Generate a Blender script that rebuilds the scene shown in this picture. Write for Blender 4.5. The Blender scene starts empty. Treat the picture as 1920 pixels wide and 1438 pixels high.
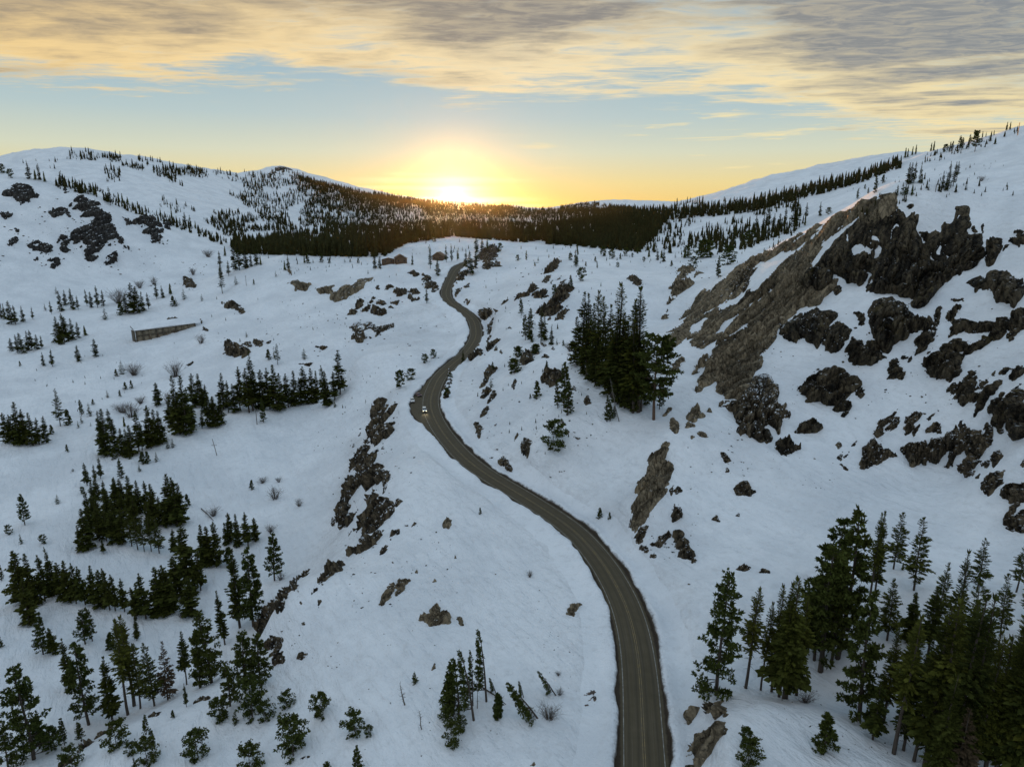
import bpy, math, random
import numpy as np
from math import radians, sin, cos, tan, atan2, pi

rng = np.random.default_rng(7)
random.seed(7)
SC = bpy.context.scene
COL = SC.collection

# ------------------------------------------------------------------ camera
F = 1281.0                      # focal length in photo pixels (24 mm equivalent)
CU, CV = 960.0, 719.0
PITCH = radians(14.0)
SP, CP = sin(PITCH), cos(PITCH)
cam_d = bpy.data.cameras.new('camera')
cam_d.sensor_width = 36.0
cam_d.lens = 36.0 * F / 1920.0
cam_d.clip_start = 1.0
cam_d.clip_end = 60000.0
cam = bpy.data.objects.new('camera', cam_d)
cam.rotation_euler = (pi / 2 - PITCH, 0, 0)
COL.objects.link(cam)
SC.camera = cam

# ------------------------------------------------------------------ light
SUN_AZ = radians(-4.7)          # left of the +Y view axis
SUN_EL = radians(1.2)
SUN_DIR = np.array([sin(SUN_AZ) * cos(SUN_EL), cos(SUN_AZ) * cos(SUN_EL), sin(SUN_EL)])
sun_d = bpy.data.lights.new('sun', 'SUN')
sun_d.energy = 5.0
sun_d.angle = radians(0.55)
sun_d.color = (1.0, 0.44, 0.10)
sun = bpy.data.objects.new('sun', sun_d)
sun.rotation_euler = (pi / 2 - SUN_EL, 0, pi - SUN_AZ)
COL.objects.link(sun)

SC.view_settings.view_transform = 'Standard'
SC.view_settings.look = 'None'
SC.view_settings.gamma = 1.0
SC.view_settings.use_curve_mapping = False
SC.view_settings.exposure = EXPOSURE = 0.0
SC.render.engine = 'CYCLES'
SC.cycles.use_denoising = True
SC.cycles.max_bounces = 5
SC.cycles.diffuse_bounces = 3
SC.cycles.transparent_max_bounces = 8


class NT:
    """small helper to write node trees as expressions"""
    def __init__(self, tree):
        self.t = tree
        self.n = tree.nodes
        self.l = tree.links

    def add(self, typ, **kw):
        nd = self.n.new(typ)
        for k, v in kw.items():
            setattr(nd, k, v)
        return nd

    def put(self, sock, v):
        if v is None:
            return
        if hasattr(v, 'is_output') or isinstance(v, bpy.types.NodeSocket):
            self.l.new(v, sock)
        else:
            if isinstance(v, (tuple, list)) and len(v) == 3 and sock.type == 'RGBA':
                v = (*v, 1.0)
            sock.default_value = v

    def m(self, op, a, b=None, c=None, clamp=False):
        nd = self.add('ShaderNodeMath', operation=op, use_clamp=clamp)
        self.put(nd.inputs[0], a)
        self.put(nd.inputs[1], b)
        self.put(nd.inputs[2], c)
        return nd.outputs[0]

    def vm(self, op, a, b=None, scale=None):
        nd = self.add('ShaderNodeVectorMath', operation=op)
        self.put(nd.inputs[0], a)
        self.put(nd.inputs[1], b)
        if scale is not None:
            self.put(nd.inputs['Scale'], scale)
        return nd.outputs['Value'] if op in ('DOT_PRODUCT', 'LENGTH', 'DISTANCE') else nd.outputs[0]

    def mix(self, f, a, b, blend='MIX'):
        nd = self.add('ShaderNodeMix', data_type='RGBA', blend_type=blend)
        self.put(nd.inputs[0], f)
        self.put(nd.inputs[6], a)
        self.put(nd.inputs[7], b)
        return nd.outputs[2]

    def ss(self, x, a, b):
        nd = self.add('ShaderNodeMapRange', interpolation_type='SMOOTHSTEP')
        self.put(nd.inputs[0], x)
        nd.inputs[1].default_value = a
        nd.inputs[2].default_value = b
        return nd.outputs[0]

    def lin(self, x, a, b, c=0.0, d=1.0):
        nd = self.add('ShaderNodeMapRange')
        self.put(nd.inputs[0], x)
        nd.inputs[1].default_value = a
        nd.inputs[2].default_value = b
        nd.inputs[3].default_value = c
        nd.inputs[4].default_value = d
        return nd.outputs[0]

    def noise(self, vec, scale, detail=4.0, rough=0.55, dist=0.0, out=0):
        nd = self.add('ShaderNodeTexNoise')
        self.put(nd.inputs['Vector'], vec)
        nd.inputs['Scale'].default_value = scale
        nd.inputs['Detail'].default_value = detail
        nd.inputs['Roughness'].default_value = rough
        nd.inputs['Distortion'].default_value = dist
        return nd.outputs[out]

    def xyz(self, v):
        nd = self.add('ShaderNodeSeparateXYZ')
        self.put(nd.inputs[0], v)
        return nd.outputs

    def vec(self, x, y, z):
        nd = self.add('ShaderNodeCombineXYZ')
        self.put(nd.inputs[0], x)
        self.put(nd.inputs[1], y)
        self.put(nd.inputs[2], z)
        return nd.outputs[0]

    def ramp(self, x, stops):
        nd = self.add('ShaderNodeValToRGB')
        self.put(nd.inputs[0], x)
        el = nd.color_ramp.elements
        while len(el) < len(stops):
            el.new(0.5)
        for e, (p, c) in zip(el, stops):
            e.position = p
            e.color = (*c, 1.0)
        return nd.outputs[0]


def build_world():
    w = bpy.data.worlds.new('World')
    SC.world = w
    w.use_nodes = True
    T = NT(w.node_tree)
    T.n.clear()
    out = T.add('ShaderNodeOutputWorld')
    bg = T.add('ShaderNodeBackground')
    sky = T.add('ShaderNodeTexSky', sky_type='NISHITA')
    sky.sun_disc = False
    sky.sun_elevation = SUN_EL
    sky.sun_rotation = SUN_AZ
    sky.altitude = 2100.0
    sky.air_density = 1.0
    sky.dust_density = 1.2
    sky.ozone_density = 1.6
    bg.inputs[1].default_value = SKY_STRENGTH
    d = T.add('ShaderNodeTexCoord').outputs['Generated']
    x, y, z = T.xyz(d)
    zc = T.m('MAXIMUM', z, 0.01)
    # angle to the sun
    cs = T.vm('DOT_PRODUCT', d, tuple(SUN_DIR))
    ang = T.m('ARCCOSINE', T.m('MINIMUM', cs, 1.0))
    az = T.m('ARCTAN2', x, y)
    # cleaned sky: the real sky of the hour, slightly tinted
    base = T.mix(1.0, sky.outputs[0], SKY_TINT, 'MULTIPLY')
    # elevation ramp mixed in, as scattered by thin high veil
    veil = T.ramp(T.m('MULTIPLY', z, 2.0, clamp=True), SKY_RAMP)
    base = T.mix(0.85, base, T.mix(1.0, veil, (SKY_GAIN,) * 3, 'MULTIPLY'))
    # warm glow of the low sun, seen through thin cloud
    g1 = T.m('EXPONENT', T.m('MULTIPLY', ang, -1 / 0.0085))
    g2 = T.m('EXPONENT', T.m('MULTIPLY', ang, -1 / 0.10))
    g3 = T.m('EXPONENT', T.m('MULTIPLY', ang, -1 / 0.35))
    base = T.mix(1.0, base, T.mix(1.0, T.vec(g3, g3, g3), GLOW3, 'MULTIPLY'), 'ADD')
    base = T.mix(1.0, base, T.mix(1.0, T.vec(g2, g2, g2), GLOW2, 'MULTIPLY'), 'ADD')
    # ---- cloud deck: plane above the viewer
    px = T.m('DIVIDE', x, zc)
    py = T.m('DIVIDE', y, zc)
    p = T.vec(px, py, 0.0)
    pw = T.vec(T.m('ADD', T.m('MULTIPLY', px, 0.9), T.m('MULTIPLY', py, 0.10)), T.m('MULTIPLY', py, 1.25), 0.0)
    warp = T.noise(p, 0.35, 3, 0.5, out=1)
    pw = T.vm('ADD', pw, T.vm('SCALE', T.vm('SUBTRACT', warp, (0.5, 0.5, 0.5)), None, 1.6))
    big = T.noise(pw, 0.55, 3, 0.5)
    mid = T.noise(pw, 1.1, 6, 0.62)
    fine = T.noise(T.vec(T.m('MULTIPLY', px, 1.4), T.m('MULTIPLY', py, 3.0), 3.0), 1.7, 7, 0.65, 0.9)
    # height of the deck's lower edge over azimuth (in z)
    edge_cv = T.add('ShaderNodeFloatCurve')
    cv = edge_cv.mapping.curves[0]
    pts = CLOUD_EDGE
    while len(cv.points) < len(pts):
        cv.points.new(0.5, 0.5)
    for q, (a, e) in zip(cv.points, pts):
        q.location = (a, e)
    edge_cv.mapping.update()
    T.put(edge_cv.inputs[1], T.lin(az, -0.8, 0.8))
    edge = T.m('MULTIPLY', edge_cv.outputs[0], 0.4)
    dist = T.m('SUBTRACT', z, edge)
    nsum = T.m('ADD', T.m('MULTIPLY', T.m('SUBTRACT', mid, 0.5), 0.10), T.m('MULTIPLY', T.m('SUBTRACT', fine, 0.5), 0.075))
    front = T.ss(T.m('ADD', dist, nsum), -0.012, 0.028)
    gaps = T.ss(T.m('ADD', T.m('MULTIPLY', big, 0.7), T.m('MULTIPLY', fine, 0.3)), 0.34, 0.50)
    ovh = T.ss(z, 0.30, 0.55)
    gaps2 = T.ss(T.m('ADD', T.m('MULTIPLY', big, 0.6), T.m('MULTIPLY', mid, 0.4)), 0.47, 0.60)
    deck = T.m('MULTIPLY', front, T.m('ADD', T.m('MULTIPLY', gaps, T.m('SUBTRACT', 1.0, ovh)), T.m('MULTIPLY', gaps2, ovh)))
    # density inside the deck decides grey or lit
    thick = T.ss(T.m('ADD', T.m('ADD', T.m('ADD', T.m('MULTIPLY', big, 0.75), T.m('MULTIPLY', mid, 0.32)), T.m('MULTIPLY', fine, 0.22)), T.m('MULTIPLY', dist, 2.4)), 0.69, 0.92)
    lit = T.m('EXPONENT', T.m('MULTIPLY', T.m('ABSOLUTE', T.m('ADD', az, 0.1)), -1.2))
    azf = T.lin(az, -0.7, 0.75)
    warm = T.ramp(azf, [(0.0, CL_WARM_L), (0.5, CL_WARM_M), (1.0, CL_WARM_R)])
    grey = T.ramp(azf, [(0.0, CL_GREY_L), (0.5, CL_GREY_M), (1.0, CL_GREY_R)])
    rip = T.noise(T.vec(T.m('MULTIPLY', px, 1.8), T.m('MULTIPLY', py, 3.6), 8.0), 2.4, 7, 0.66, 0.9)
    grey = T.mix(T.m('MULTIPLY', T.ss(rip, 0.42, 0.66), 0.5), grey, T.mix(0.45, grey, warm))
    grey = T.mix(T.m('MULTIPLY', T.ss(rip, 0.52, 0.34), 0.35), grey, T.mix(1.0, grey, (0.62, 0.64, 0.68), 'MULTIPLY'))
    cc = T.mix(thick, warm, grey)
    # away from the sunset the deck loses its warm light
    back = T.ss(y, 0.75, 0.1)
    cc = T.mix(back, cc, CL_BACK)
    high = T.ss(z, 0.28, 0.6)
    cc = T.mix(high, cc, CL_HIGH)
    colr = T.mix(T.m('MULTIPLY', deck, 0.94), base, cc)
    # ---- thin streaks low above the horizon
    sv = T.vec(T.m('MULTIPLY', az, 3.2), T.m('MULTIPLY', z, 46.0), 1.7)
    s1 = T.noise(sv, 1.6, 5, 0.55, 0.5)
    s2 = T.noise(T.vec(T.m('MULTIPLY', az, 2.2), T.m('MULTIPLY', z, 9.0), 5.0), 1.5, 2, 0.5)
    st = T.m('MULTIPLY', T.ss(s1, 0.56, 0.68), T.ss(s2, 0.50, 0.62))
    win = T.m('MULTIPLY', T.ss(z, 0.012, 0.03), T.ss(z, 0.2, 0.13))
    colr = T.mix(T.m('MULTIPLY', T.m('MULTIPLY', st, win), 0.75), colr, CL_STREAK)
    # two long bright bars by the sun
    daz = T.m('SUBTRACT', az, SUN_AZ)
    for (e0, hw, a0, aw, amp) in SUN_BARS:
        wob = T.m('MULTIPLY', T.m('SUBTRACT', T.noise(T.vec(T.m('MULTIPLY', az, 9.0), T.m('MULTIPLY', z, 60.0), e0 * 99), 1.0, 3, 0.5), 0.5), 0.008)
        b = T.ss(T.m('ABSOLUTE', T.m('ADD', T.m('SUBTRACT', z, e0), wob)), hw, 0.0)
        b = T.m('MULTIPLY', b, T.ss(T.m('ABSOLUTE', T.m('SUBTRACT', daz, a0)), aw, aw * 0.3))
        colr = T.mix(T.m('MULTIPLY', b, amp), colr, CL_BAR)
    # the sun's own blaze
    colr = T.mix(1.0, colr, T.mix(1.0, T.vec(g1, g1, g1), GLOW1, 'MULTIPLY'), 'ADD')
    # below the horizon: dim ground tone
    colr = T.mix(T.ss(z, 0.0, -0.03), colr, (0.25 / SKY_STRENGTH * 0.5, 0.27 / SKY_STRENGTH * 0.5, 0.3 / SKY_STRENGTH * 0.5))
    T.put(bg.inputs[0], colr)
    T.l.new(bg.outputs[0], out.inputs[0])


SKY_STRENGTH = 0.10
_k = 1.0 / SKY_STRENGTH
def C(r, g, b, s=1.0):
    """display colour 0-255 -> linear light as the sky background needs it"""
    f = lambda c: (c / 255 / 12.92 if c / 255 <= 0.04045 else ((c / 255 + 0.055) / 1.055) ** 2.4)
    return (f(r) * s * _k, f(g) * s * _k, f(b) * s * _k)
SKY_TINT = (1.0, 1.0, 1.0)
SKY_GAIN = 1.0
# over z*2 : 0 horizon .. 1 at 30 degrees
SKY_RAMP = [(0.0, C(246, 206, 116)), (0.08, C(244, 224, 160)), (0.16, C(222, 226, 202)), (0.25, C(190, 210, 212)), (0.34, C(172, 199, 210)), (0.55, C(150, 182, 204)), (1.0, C(156, 188, 212))]
GLOW1 = C(255, 215, 100, 5.0)
GLOW2 = C(255, 170, 40, 0.06)
GLOW3 = C(255, 190, 100, 0.02)
# (azimuth fraction over -0.8..0.8, edge z / 0.4)
CLOUD_EDGE = [(0.0, 0.36), (0.10, 0.37), (0.22, 0.375), (0.30, 0.43), (0.40, 0.42), (0.47, 0.375), (0.56, 0.385), (0.68, 0.355), (0.77, 0.27), (0.85, 0.185), (0.95, 0.13), (1.0, 0.13)]
CL_WARM_L = C(250, 212, 140)
CL_WARM_M = C(250, 228, 182)
CL_WARM_R = C(244, 224, 168)
CL_GREY_L = C(184, 162, 128)
CL_GREY_M = C(152, 144, 134)
CL_GREY_R = C(142, 148, 153)
CL_BACK = C(188, 200, 210)
CL_HIGH = C(240, 243, 246)
CL_STREAK = C(252, 232, 175)
CL_BAR = C(255, 240, 190)
SUN_BARS = [(0.044, 0.006, -0.02, 0.16, 0.85), (0.018, 0.006, 0.02, 0.12, 0.7), (0.033, 0.004, -0.07, 0.15, 0.6), (0.010, 0.004, 0.05, 0.11, 0.5), (0.053, 0.004, -0.055, 0.05, 0.6)]
build_world()

# ------------------------------------------------------------------ pixels and noise
def px_dir(u, v):
    xc = (np.asarray(u, float) - CU) / F
    yc = -(np.asarray(v, float) - CV) / F
    return xc, yc * SP + CP, yc * CP - SP


def px_az_t(u, v):
    x, y, z = px_dir(u, v)
    return np.arctan2(x, y), z / np.hypot(x, y)


def project(P):
    P = np.asarray(P, float)
    zc = P[..., 1] * CP - P[..., 2] * SP
    yc = P[..., 1] * SP + P[..., 2] * CP
    return CU + F * P[..., 0] / zc, CV - F * yc / zc, zc


def _h(ix, iy, seed):
    n = (ix * 374761393 + iy * 668265263 + seed * 974634777) & 0xFFFFFFFF
    n = ((n ^ (n >> 13)) * 1274126177) & 0xFFFFFFFF
    n = (n ^ (n >> 16)) & 0xFFFFFFFF
    return n / 4294967295.0


def vnoise(x, y, seed=0):
    xi = np.floor(x).astype(np.int64)
    yi = np.floor(y).astype(np.int64)
    fx = x - xi
    fy = y - yi
    fx = fx * fx * fx * (fx * (fx * 6 - 15) + 10)
    fy = fy * fy * fy * (fy * (fy * 6 - 15) + 10)
    a = _h(xi, yi, seed); b = _h(xi + 1, yi, seed); c = _h(xi, yi + 1, seed); d = _h(xi + 1, yi + 1, seed)
    return (a + (b - a) * fx + (c - a) * fy + (a - b - c + d) * fx * fy) * 2 - 1


def fbm(x, y, octaves=4, seed=0, gain=0.5):
    s = np.zeros_like(x); a = 1.0
    for i in range(octaves):
        s += a * vnoise(x, y, seed + i * 17)
        x = x * 2.03 + 5.1; y = y * 2.03 - 3.7; a *= gain
    return s


def ridged(x, y, octaves=4, seed=0, gain=0.55):
    s = np.zeros_like(x); a = 1.0
    for i in range(octaves):
        s += a * (1 - 2 * np.abs(vnoise(x, y, seed + i * 31)))
        x = x * 2.07 + 1.3; y = y * 2.07 + 8.1; a *= gain
    return s


def sstep(a, b, x):
    t = np.clip((x - a) / (b - a), 0, 1)
    return t * t * (3 - 2 * t)
# ------------------------------------------------------------------ the lie of the land
# survey points: photo column and row with the height below the viewer (z) or the ground distance (R)
SZ = []   # (u, v, z)
SR = []   # (u, v, R)
HID = []  # (u, R, z) ground hidden behind a crest
ROAD_UVZ = [(1212, 1560, -93.5), (1211, 1480, -93.3), (1209, 1438, -93), (1206, 1380, -93), (1203, 1310, -93), (1199, 1250, -92.8), (1190, 1190, -92.5), (1176, 1140, -92.3), (1157, 1100, -92), (1134, 1060, -91.7), (1093, 1010, -91.2),
            (1065, 985, -90.8), (1031, 962, -90.4), (977, 928, -89.8), (918, 893, -89), (880, 866, -88.4), (850, 836, -87.8), (826, 805, -87), (811, 776, -86.2), (807, 752, -85.6), (813, 729, -85), (824, 707, -84.3), (845, 686, -83),
            (869, 666, -81), (884, 648, -79), (892, 632, -77), (892, 616, -75), (887, 600, -72.3), (869, 583, -69), (849, 571, -66.5), (838, 559, -63.6), (836, 547, -60.5), (840, 535, -57), (846, 521, -53), (852, 509, -49.5), (860, 500, -46.8), (872, 494, -45), (890, 490, -44), (915, 487, -43.5)]
SZ += ROAD_UVZ[2:]
SZ += [  # left valley
    (600, 800, -108), (400, 850, -112), (200, 900, -114), (50, 850, -113), (50, 1000, -117), (300, 1000, -118), (300, 1150, -119), (100, 1150, -119), (100, 1300, -118), (470, 1100, -118), (560, 1000, -115), (600, 900, -112), (20, 1420, -116),
    (250, 740, -108), (100, 700, -104), (300, 680, -100), (60, 650, -98), (250, 640, -94), (450, 640, -88), (550, 600, -78), (350, 590, -84), (500, 775, -106), (640, 735, -103), (350, 815, -110), (560, 700, -95),
    (20, 780, -110), (130, 600, -88), (660, 690, -88), (720, 620, -77), (700, 700, -88),
    # rock edge left of the road and the white hump
    (800, 1100, -92), (900, 1000, -91), (850, 950, -89.5), (790, 860, -88), (755, 800, -87), (752, 900, -89), (745, 985, -92), (655, 1062, -96), (565, 1092, -98), (512, 1150, -100), (500, 1215, -102), (600, 1200, -96), (530, 1265, -101),
    (700, 1250, -94), (1000, 1200, -92.5), (900, 1350, -94), (700, 1400, -97), (500, 1350, -102), (405, 1292, -105), (300, 1355, -106), (215, 1405, -107), (1050, 1350, -93), (400, 1400, -104), (1100, 1400, -93), (1120, 1250, -92.8),
    (645, 930, -108), (615, 1000, -113), (560, 1060, -116), (478, 1190, -118), (470, 1250, -117), (380, 1268, -116), (250, 1325, -117), (150, 1385, -116.5), (700, 770, -95), (680, 820, -101), (745, 735, -86.5), (700, 900, -95),
    # right of the road: the knoll
    (1000, 700, -70), (1030, 820, -76), (1150, 775, -69), (1230, 790, -70), (1080, 880, -84), (1000, 830, -80.5), (900, 745, -82), (935, 690, -77), (880, 690, -80), (950, 860, -87), (860, 740, -84.5),
    # basin
    (1300, 900, -80), (1450, 950, -82), (1250, 1000, -87), (1500, 1050, -84), (1650, 1000, -80), (1800, 1050, -79), (1350, 1150, -88), (1550, 1200, -86), (1750, 1200, -83), (1900, 1150, -78), (1700, 1350, -88), (1900, 1350, -84),
    (1540, 1318, -89.5), (1420, 1300, -90), (1400, 1400, -86), (1300, 1425, -89), (1510, 1400, -86.5), (1335, 1340, -87.5), (1440, 1330, -85), (1550, 1350, -85.5), (1640, 1400, -86), (1280, 1290, -91), (1150, 960, -87), (1290, 1200, -91),
    (1290, 740, -65), (1400, 825, -72), (1500, 865, -75), (1620, 888, -76), (1800, 893, -74), (1890, 995, -76), (1260, 690, -62), (1190, 930, -81), (1270, 830, -72)]
SR += [  # crest left of the road and the gully
    (430, 530, 690), (500, 490, 715), (600, 484, 700), (660, 484, 690), (720, 500, 640), (560, 540, 620), (640, 560, 560), (740, 545, 560), (700, 590, 520), (760, 600, 490), (800, 640, 440), (780, 690, 380),
    (790, 500, 630), (740, 496, 650), (820, 490, 680),
    # rocky hill on the left
    (50, 560, 800), (200, 512, 900), (400, 485, 930), (300, 450, 980), (150, 430, 960), (100, 347, 1050), (0, 333, 1080), (175, 362, 1060), (250, 397, 1080), (330, 424, 1080), (420, 458, 1050), (0, 450, 930), (20, 520, 840), (470, 480, 980),
    # mountains
    (140, 286, 2400), (70, 296, 2350), (300, 303, 2600), (400, 320, 2800), (0, 312, 2300), (200, 350, 2000), (350, 380, 1900), (450, 420, 1800), (500, 440, 1700), (527, 310, 3200), (500, 322, 3150), (555, 322, 3250), (470, 327, 3100), (600, 342, 3400),
    (700, 364, 3600), (800, 378, 3900), (855, 389, 4200), (950, 387, 4400), (1000, 393, 4500), (1070, 389, 4500), (1110, 378, 4600), (1185, 390, 4300), (550, 400, 2500), (700, 410, 2600), (850, 420, 2600), (1000, 420, 2600), (1130, 420, 2400),
    (600, 450, 1500), (850, 437, 2000), (1080, 440, 1900), (500, 465, 1250), (700, 455, 1350),
    # summit knoll
    (760, 455, 800), (850, 441, 850), (940, 449, 830), (1000, 453, 800), (1100, 464, 780), (1200, 477, 740), (1280, 478, 720),
    (1110, 432, 1300), (1250, 398, 1350), (1300, 457, 1050), (1300, 410, 1250), (1400, 385, 1250), (1400, 445, 1000), (1500, 360, 1250), (1500, 405, 1050), (1600, 333, 1300), (1600, 370, 1050), (1700, 303, 1300), (1700, 350, 1050), (1800, 273, 1300), (1915, 240, 1300), (1850, 340, 1000), (1900, 385, 700), (1800, 372, 760),
    (1650, 290, 2400), (1450, 331, 2300), (1560, 308, 2350),
    # the cliff
    (1720, 385, 335), (1800, 397, 338), (1920, 407, 325), (1650, 382, 338), (1600, 398, 348), (1500, 441, 374), (1420, 482, 400), (1350, 530, 416), (1290, 590, 405),
    (1480, 620, 300), (1400, 690, 278), (1600, 600, 290), (1600, 500, 322), (1600, 720, 262), (1750, 600, 285), (1750, 480, 322), (1750, 720, 260), (1900, 600, 275), (1900, 480, 302), (1900, 750, 238), (1900, 880, 214), (1500, 540, 328), (1330, 660, 296),
    (1100, 640, 330), (1000, 620, 380), (960, 660, 355), (950, 560, 470), (1050, 540, 460), (1100, 500, 570), (1000, 500, 600), (1200, 560, 430), (1250, 640, 325), (900, 485, 690), (950, 472, 730), (920, 610, 430), (880, 540, 560), (1220, 510, 570), (1180, 700, 270)]
HID += [(500, 900, -62), (600, 900, -60), (700, 950, -58), (430, 880, -66), (100, 1350, 0), (250, 1350, -20), (0, 1400, 8), (330, 1300, -36), (420, 1250, -55), (850, 1150, -60), (1000, 1100, -60), (1150, 1000, -60), (760, 1050, -58), (1250, 880, -52), (1350, 850, -44),
        (1300, 1750, 20), (1450, 1750, 35), (1600, 1800, 45), (1700, 1750, 60), (1900, 1700, 90), (1800, 450, -14), (1920, 450, -16), (1700, 450, -16), (1600, 470, -26), (1500, 490, -34), (1420, 520, -40), (1650, 620, -8), (1550, 700, -18), (1850, 560, -8),
        (1450, 800, -34), (140, 3200, 90), (400, 3600, 80), (600, 4400, 60), (850, 5200, -20), (1100, 5600, -10), (1300, 4000, 20), (1600, 3200, 90), (0, 3200, 60), (1900, 3000, 120), (960, 70, -93), (400, 75, -108), (1500, 75, -88), (100, 80, -116), (1850, 80, -86)]

_az, _lr, _z = [], [], []
for (u, v, z) in SZ:
    a, t = px_az_t(u, v)
    _az.append(a); _lr.append(math.log(z / t)); _z.append(z)
for (u, v, R) in SR:
    a, t = px_az_t(u, v)
    _az.append(a); _lr.append(math.log(R)); _z.append(R * t)
for (u, R, z) in HID:
    a, t = px_az_t(u, 500)
    _az.append(a); _lr.append(math.log(R)); _z.append(z)
_P = np.stack([_az, _lr], 1)
# heights are splined as z scaled by distance so that far relief does not ring in the near ground
_zs = np.array(_z)


def tps_fit(P, z, lam):
    n = len(P)
    d2 = ((P[:, None] - P[None]) ** 2).sum(-1)
    K = np.where(d2 > 0, 0.5 * d2 * np.log(np.maximum(d2, 1e-12)), 0)
    A = np.zeros((n + 3, n + 3))
    A[:n, :n] = K + lam * np.eye(n)
    A[:n, n] = 1; A[:n, n + 1:] = P; A[n, :n] = 1; A[n + 1:, :n] = P.T
    b = np.zeros(n + 3); b[:n] = z
    return np.linalg.solve(A, b)


_scale = np.exp(_P[:, 1])
_w = tps_fit(_P, _zs / _scale, 2e-5)


def tps_eval(az, lr):
    out = np.empty(az.shape)
    fa, fl, fo = az.ravel(), lr.ravel(), out.ravel()
    n = len(_P)
    for i in range(0, len(fa), 40000):
        a = fa[i:i + 40000].astype(np.float32); l = fl[i:i + 40000].astype(np.float32)
        d2 = (a[:, None] - _P[:, 0].astype(np.float32)) ** 2 + (l[:, None] - _P[:, 1].astype(np.float32)) ** 2
        K = 0.5 * d2 * np.log(np.maximum(d2, 1e-12))
        fo[i:i + 40000] = K.astype(np.float64) @ _w[:n] + _w[n] + _w[n + 1] * a + _w[n + 2] * l
    return fo.reshape(az.shape) * np.exp(lr)


AZ_LIM = radians(46)
NA, NR = 620, 640
az_f = np.linspace(radians(-43), radians(43), NA)
az_all = np.concatenate([np.radians(np.linspace(-180, -46, 28)), az_f, np.radians(np.linspace(46, 180, 28))])
R_all = np.concatenate([[4, 20, 40, 56], np.exp(np.linspace(math.log(68), math.log(5600), NR)), [6500, 8000, 11000, 15000]])
AA, RR = np.meshgrid(az_all, R_all, indexing='ij')
_ac = np.clip(AA, -AZ_LIM, AZ_LIM)
_rc = np.clip(RR, 72, 5600)
ZZ = tps_eval(_ac, np.log(_rc))
# behind the camera the sheet eases to the mean of both sides
_mean = 0.5 * (tps_eval(np.full_like(R_all, -AZ_LIM), np.log(np.clip(R_all, 72, 5600))) + tps_eval(np.full_like(R_all, AZ_LIM), np.log(np.clip(R_all, 72, 5600))))
_wb = sstep(radians(46), radians(120), np.abs(AA))
ZZ = ZZ * (1 - _wb) + _mean[None] * _wb
ZZ = np.where(RR > 5600, ZZ - (RR - 5600) * 0.01, ZZ)
XX, YY = RR * np.sin(AA), RR * np.cos(AA)
# relief: drifts, humps, gullies
_g = np.clip(RR / 400, 0.35, 9)
ZZ += 0.95 * _g ** 0.6 * fbm(XX / 38, YY / 38, 3, 3) + 0.36 * _g ** .5 * fbm(XX / 11, YY / 11, 3, 9)
ZZ += sstep(900, 1900, RR) * 9 * fbm(XX / 260, YY / 260, 4, 21)
ZZ += 0.8 * sstep(120, 200, RR) * (1 - sstep(700, 1000, RR)) * np.maximum(ridged(XX / 26 + 0.3 * YY / 26, YY / 60, 3, 5), 0)

# ------------------------------------------------------------------ road line
def catmull(P, step):
    P = np.asarray(P, float)
    out = []
    for i in range(len(P) - 1):
        p0 = P[max(i - 1, 0)]; p1 = P[i]; p2 = P[i + 1]; p3 = P[min(i + 2, len(P) - 1)]
        n = max(2, int(np.linalg.norm(p2 - p1) / step))
        for t in np.linspace(0, 1, n, endpoint=False):
            out.append(0.5 * ((2 * p1) + (-p0 + p2) * t + (2 * p0 - 5 * p1 + 4 * p2 - p3) * t * t + (-p0 + 3 * p1 - 3 * p2 + p3) * t ** 3))
    out.append(P[-1])
    return np.array(out)


def smooth(P, n):
    P = P.copy()
    for _ in range(n):
        P[1:-1] = 0.25 * P[:-2] + 0.5 * P[1:-1] + 0.25 * P[2:]
    return P


def uvz(u, v, z):
    x, y, d = px_dir(u, v)
    k = z / d
    return np.array([x * k, y * k, z])


_rp = np.array([uvz(*q) for q in ROAD_UVZ])
road_c = smooth(catmull(_rp, 1.0), 60)
_seg = np.r_[0, np.cumsum(np.linalg.norm(np.diff(road_c[:, :2], axis=0), axis=1))]
_s = np.arange(0, _seg[-1], 1.25)
road_c = np.stack([np.interp(_s, _seg, road_c[:, i]) for i in range(3)], 1)
_t = np.gradient(road_c[:, :2], axis=0)
_t /= np.linalg.norm(_t, axis=1)[:, None]
road_n = np.stack([_t[:, 1], -_t[:, 0]], 1)      # to the right of travel
road_t = _t
_ru, _rv, _ = project(road_c)
# the left side widens into a lay-by where the two vehicles are
ROAD_WR = np.full(len(road_c), 4.7)
ROAD_WL = 4.7 + 5.2 * np.exp(-((_rv - 762) / 34.0) ** 2)
ROAD_WL = smooth(ROAD_WL, 10)

# press the land to the road
near = (RR < 760) & (np.abs(AA) < radians(30)) & (RR > 50)
_ii = np.where(near)
_px = np.stack([XX[_ii], YY[_ii]], 1).astype(np.float32)
rc32 = road_c[:, :2].astype(np.float32)
best = np.empty(len(_px), np.int32); bd = np.empty(len(_px), np.float32)
for i in range(0, len(_px), 20000):
    q = _px[i:i + 20000]
    d2 = (q[:, None, 0] - rc32[None, ::2, 0]) ** 2 + (q[:, None, 1] - rc32[None, ::2, 1]) ** 2
    j = d2.argmin(1)
    best[i:i + 20000] = j * 2
    bd[i:i + 20000] = np.sqrt(d2[np.arange(len(q)), j])
DROAD = np.full(RR.shape, 999.0)
side = np.einsum('ij,ij->i', _px - rc32[best], road_n[best].astype(np.float32))
wid = np.where(side > 0, ROAD_WR[best], ROAD_WL[best])
DROAD[_ii] = bd - wid
zr = road_c[best, 2]
cut = 1 - sstep(3.0, 9.0, bd - wid)
_zz = ZZ[_ii] * (1 - cut) + (zr - 0.55) * cut
ZZ[_ii] = _zz

TANG = ZZ / RR


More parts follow.
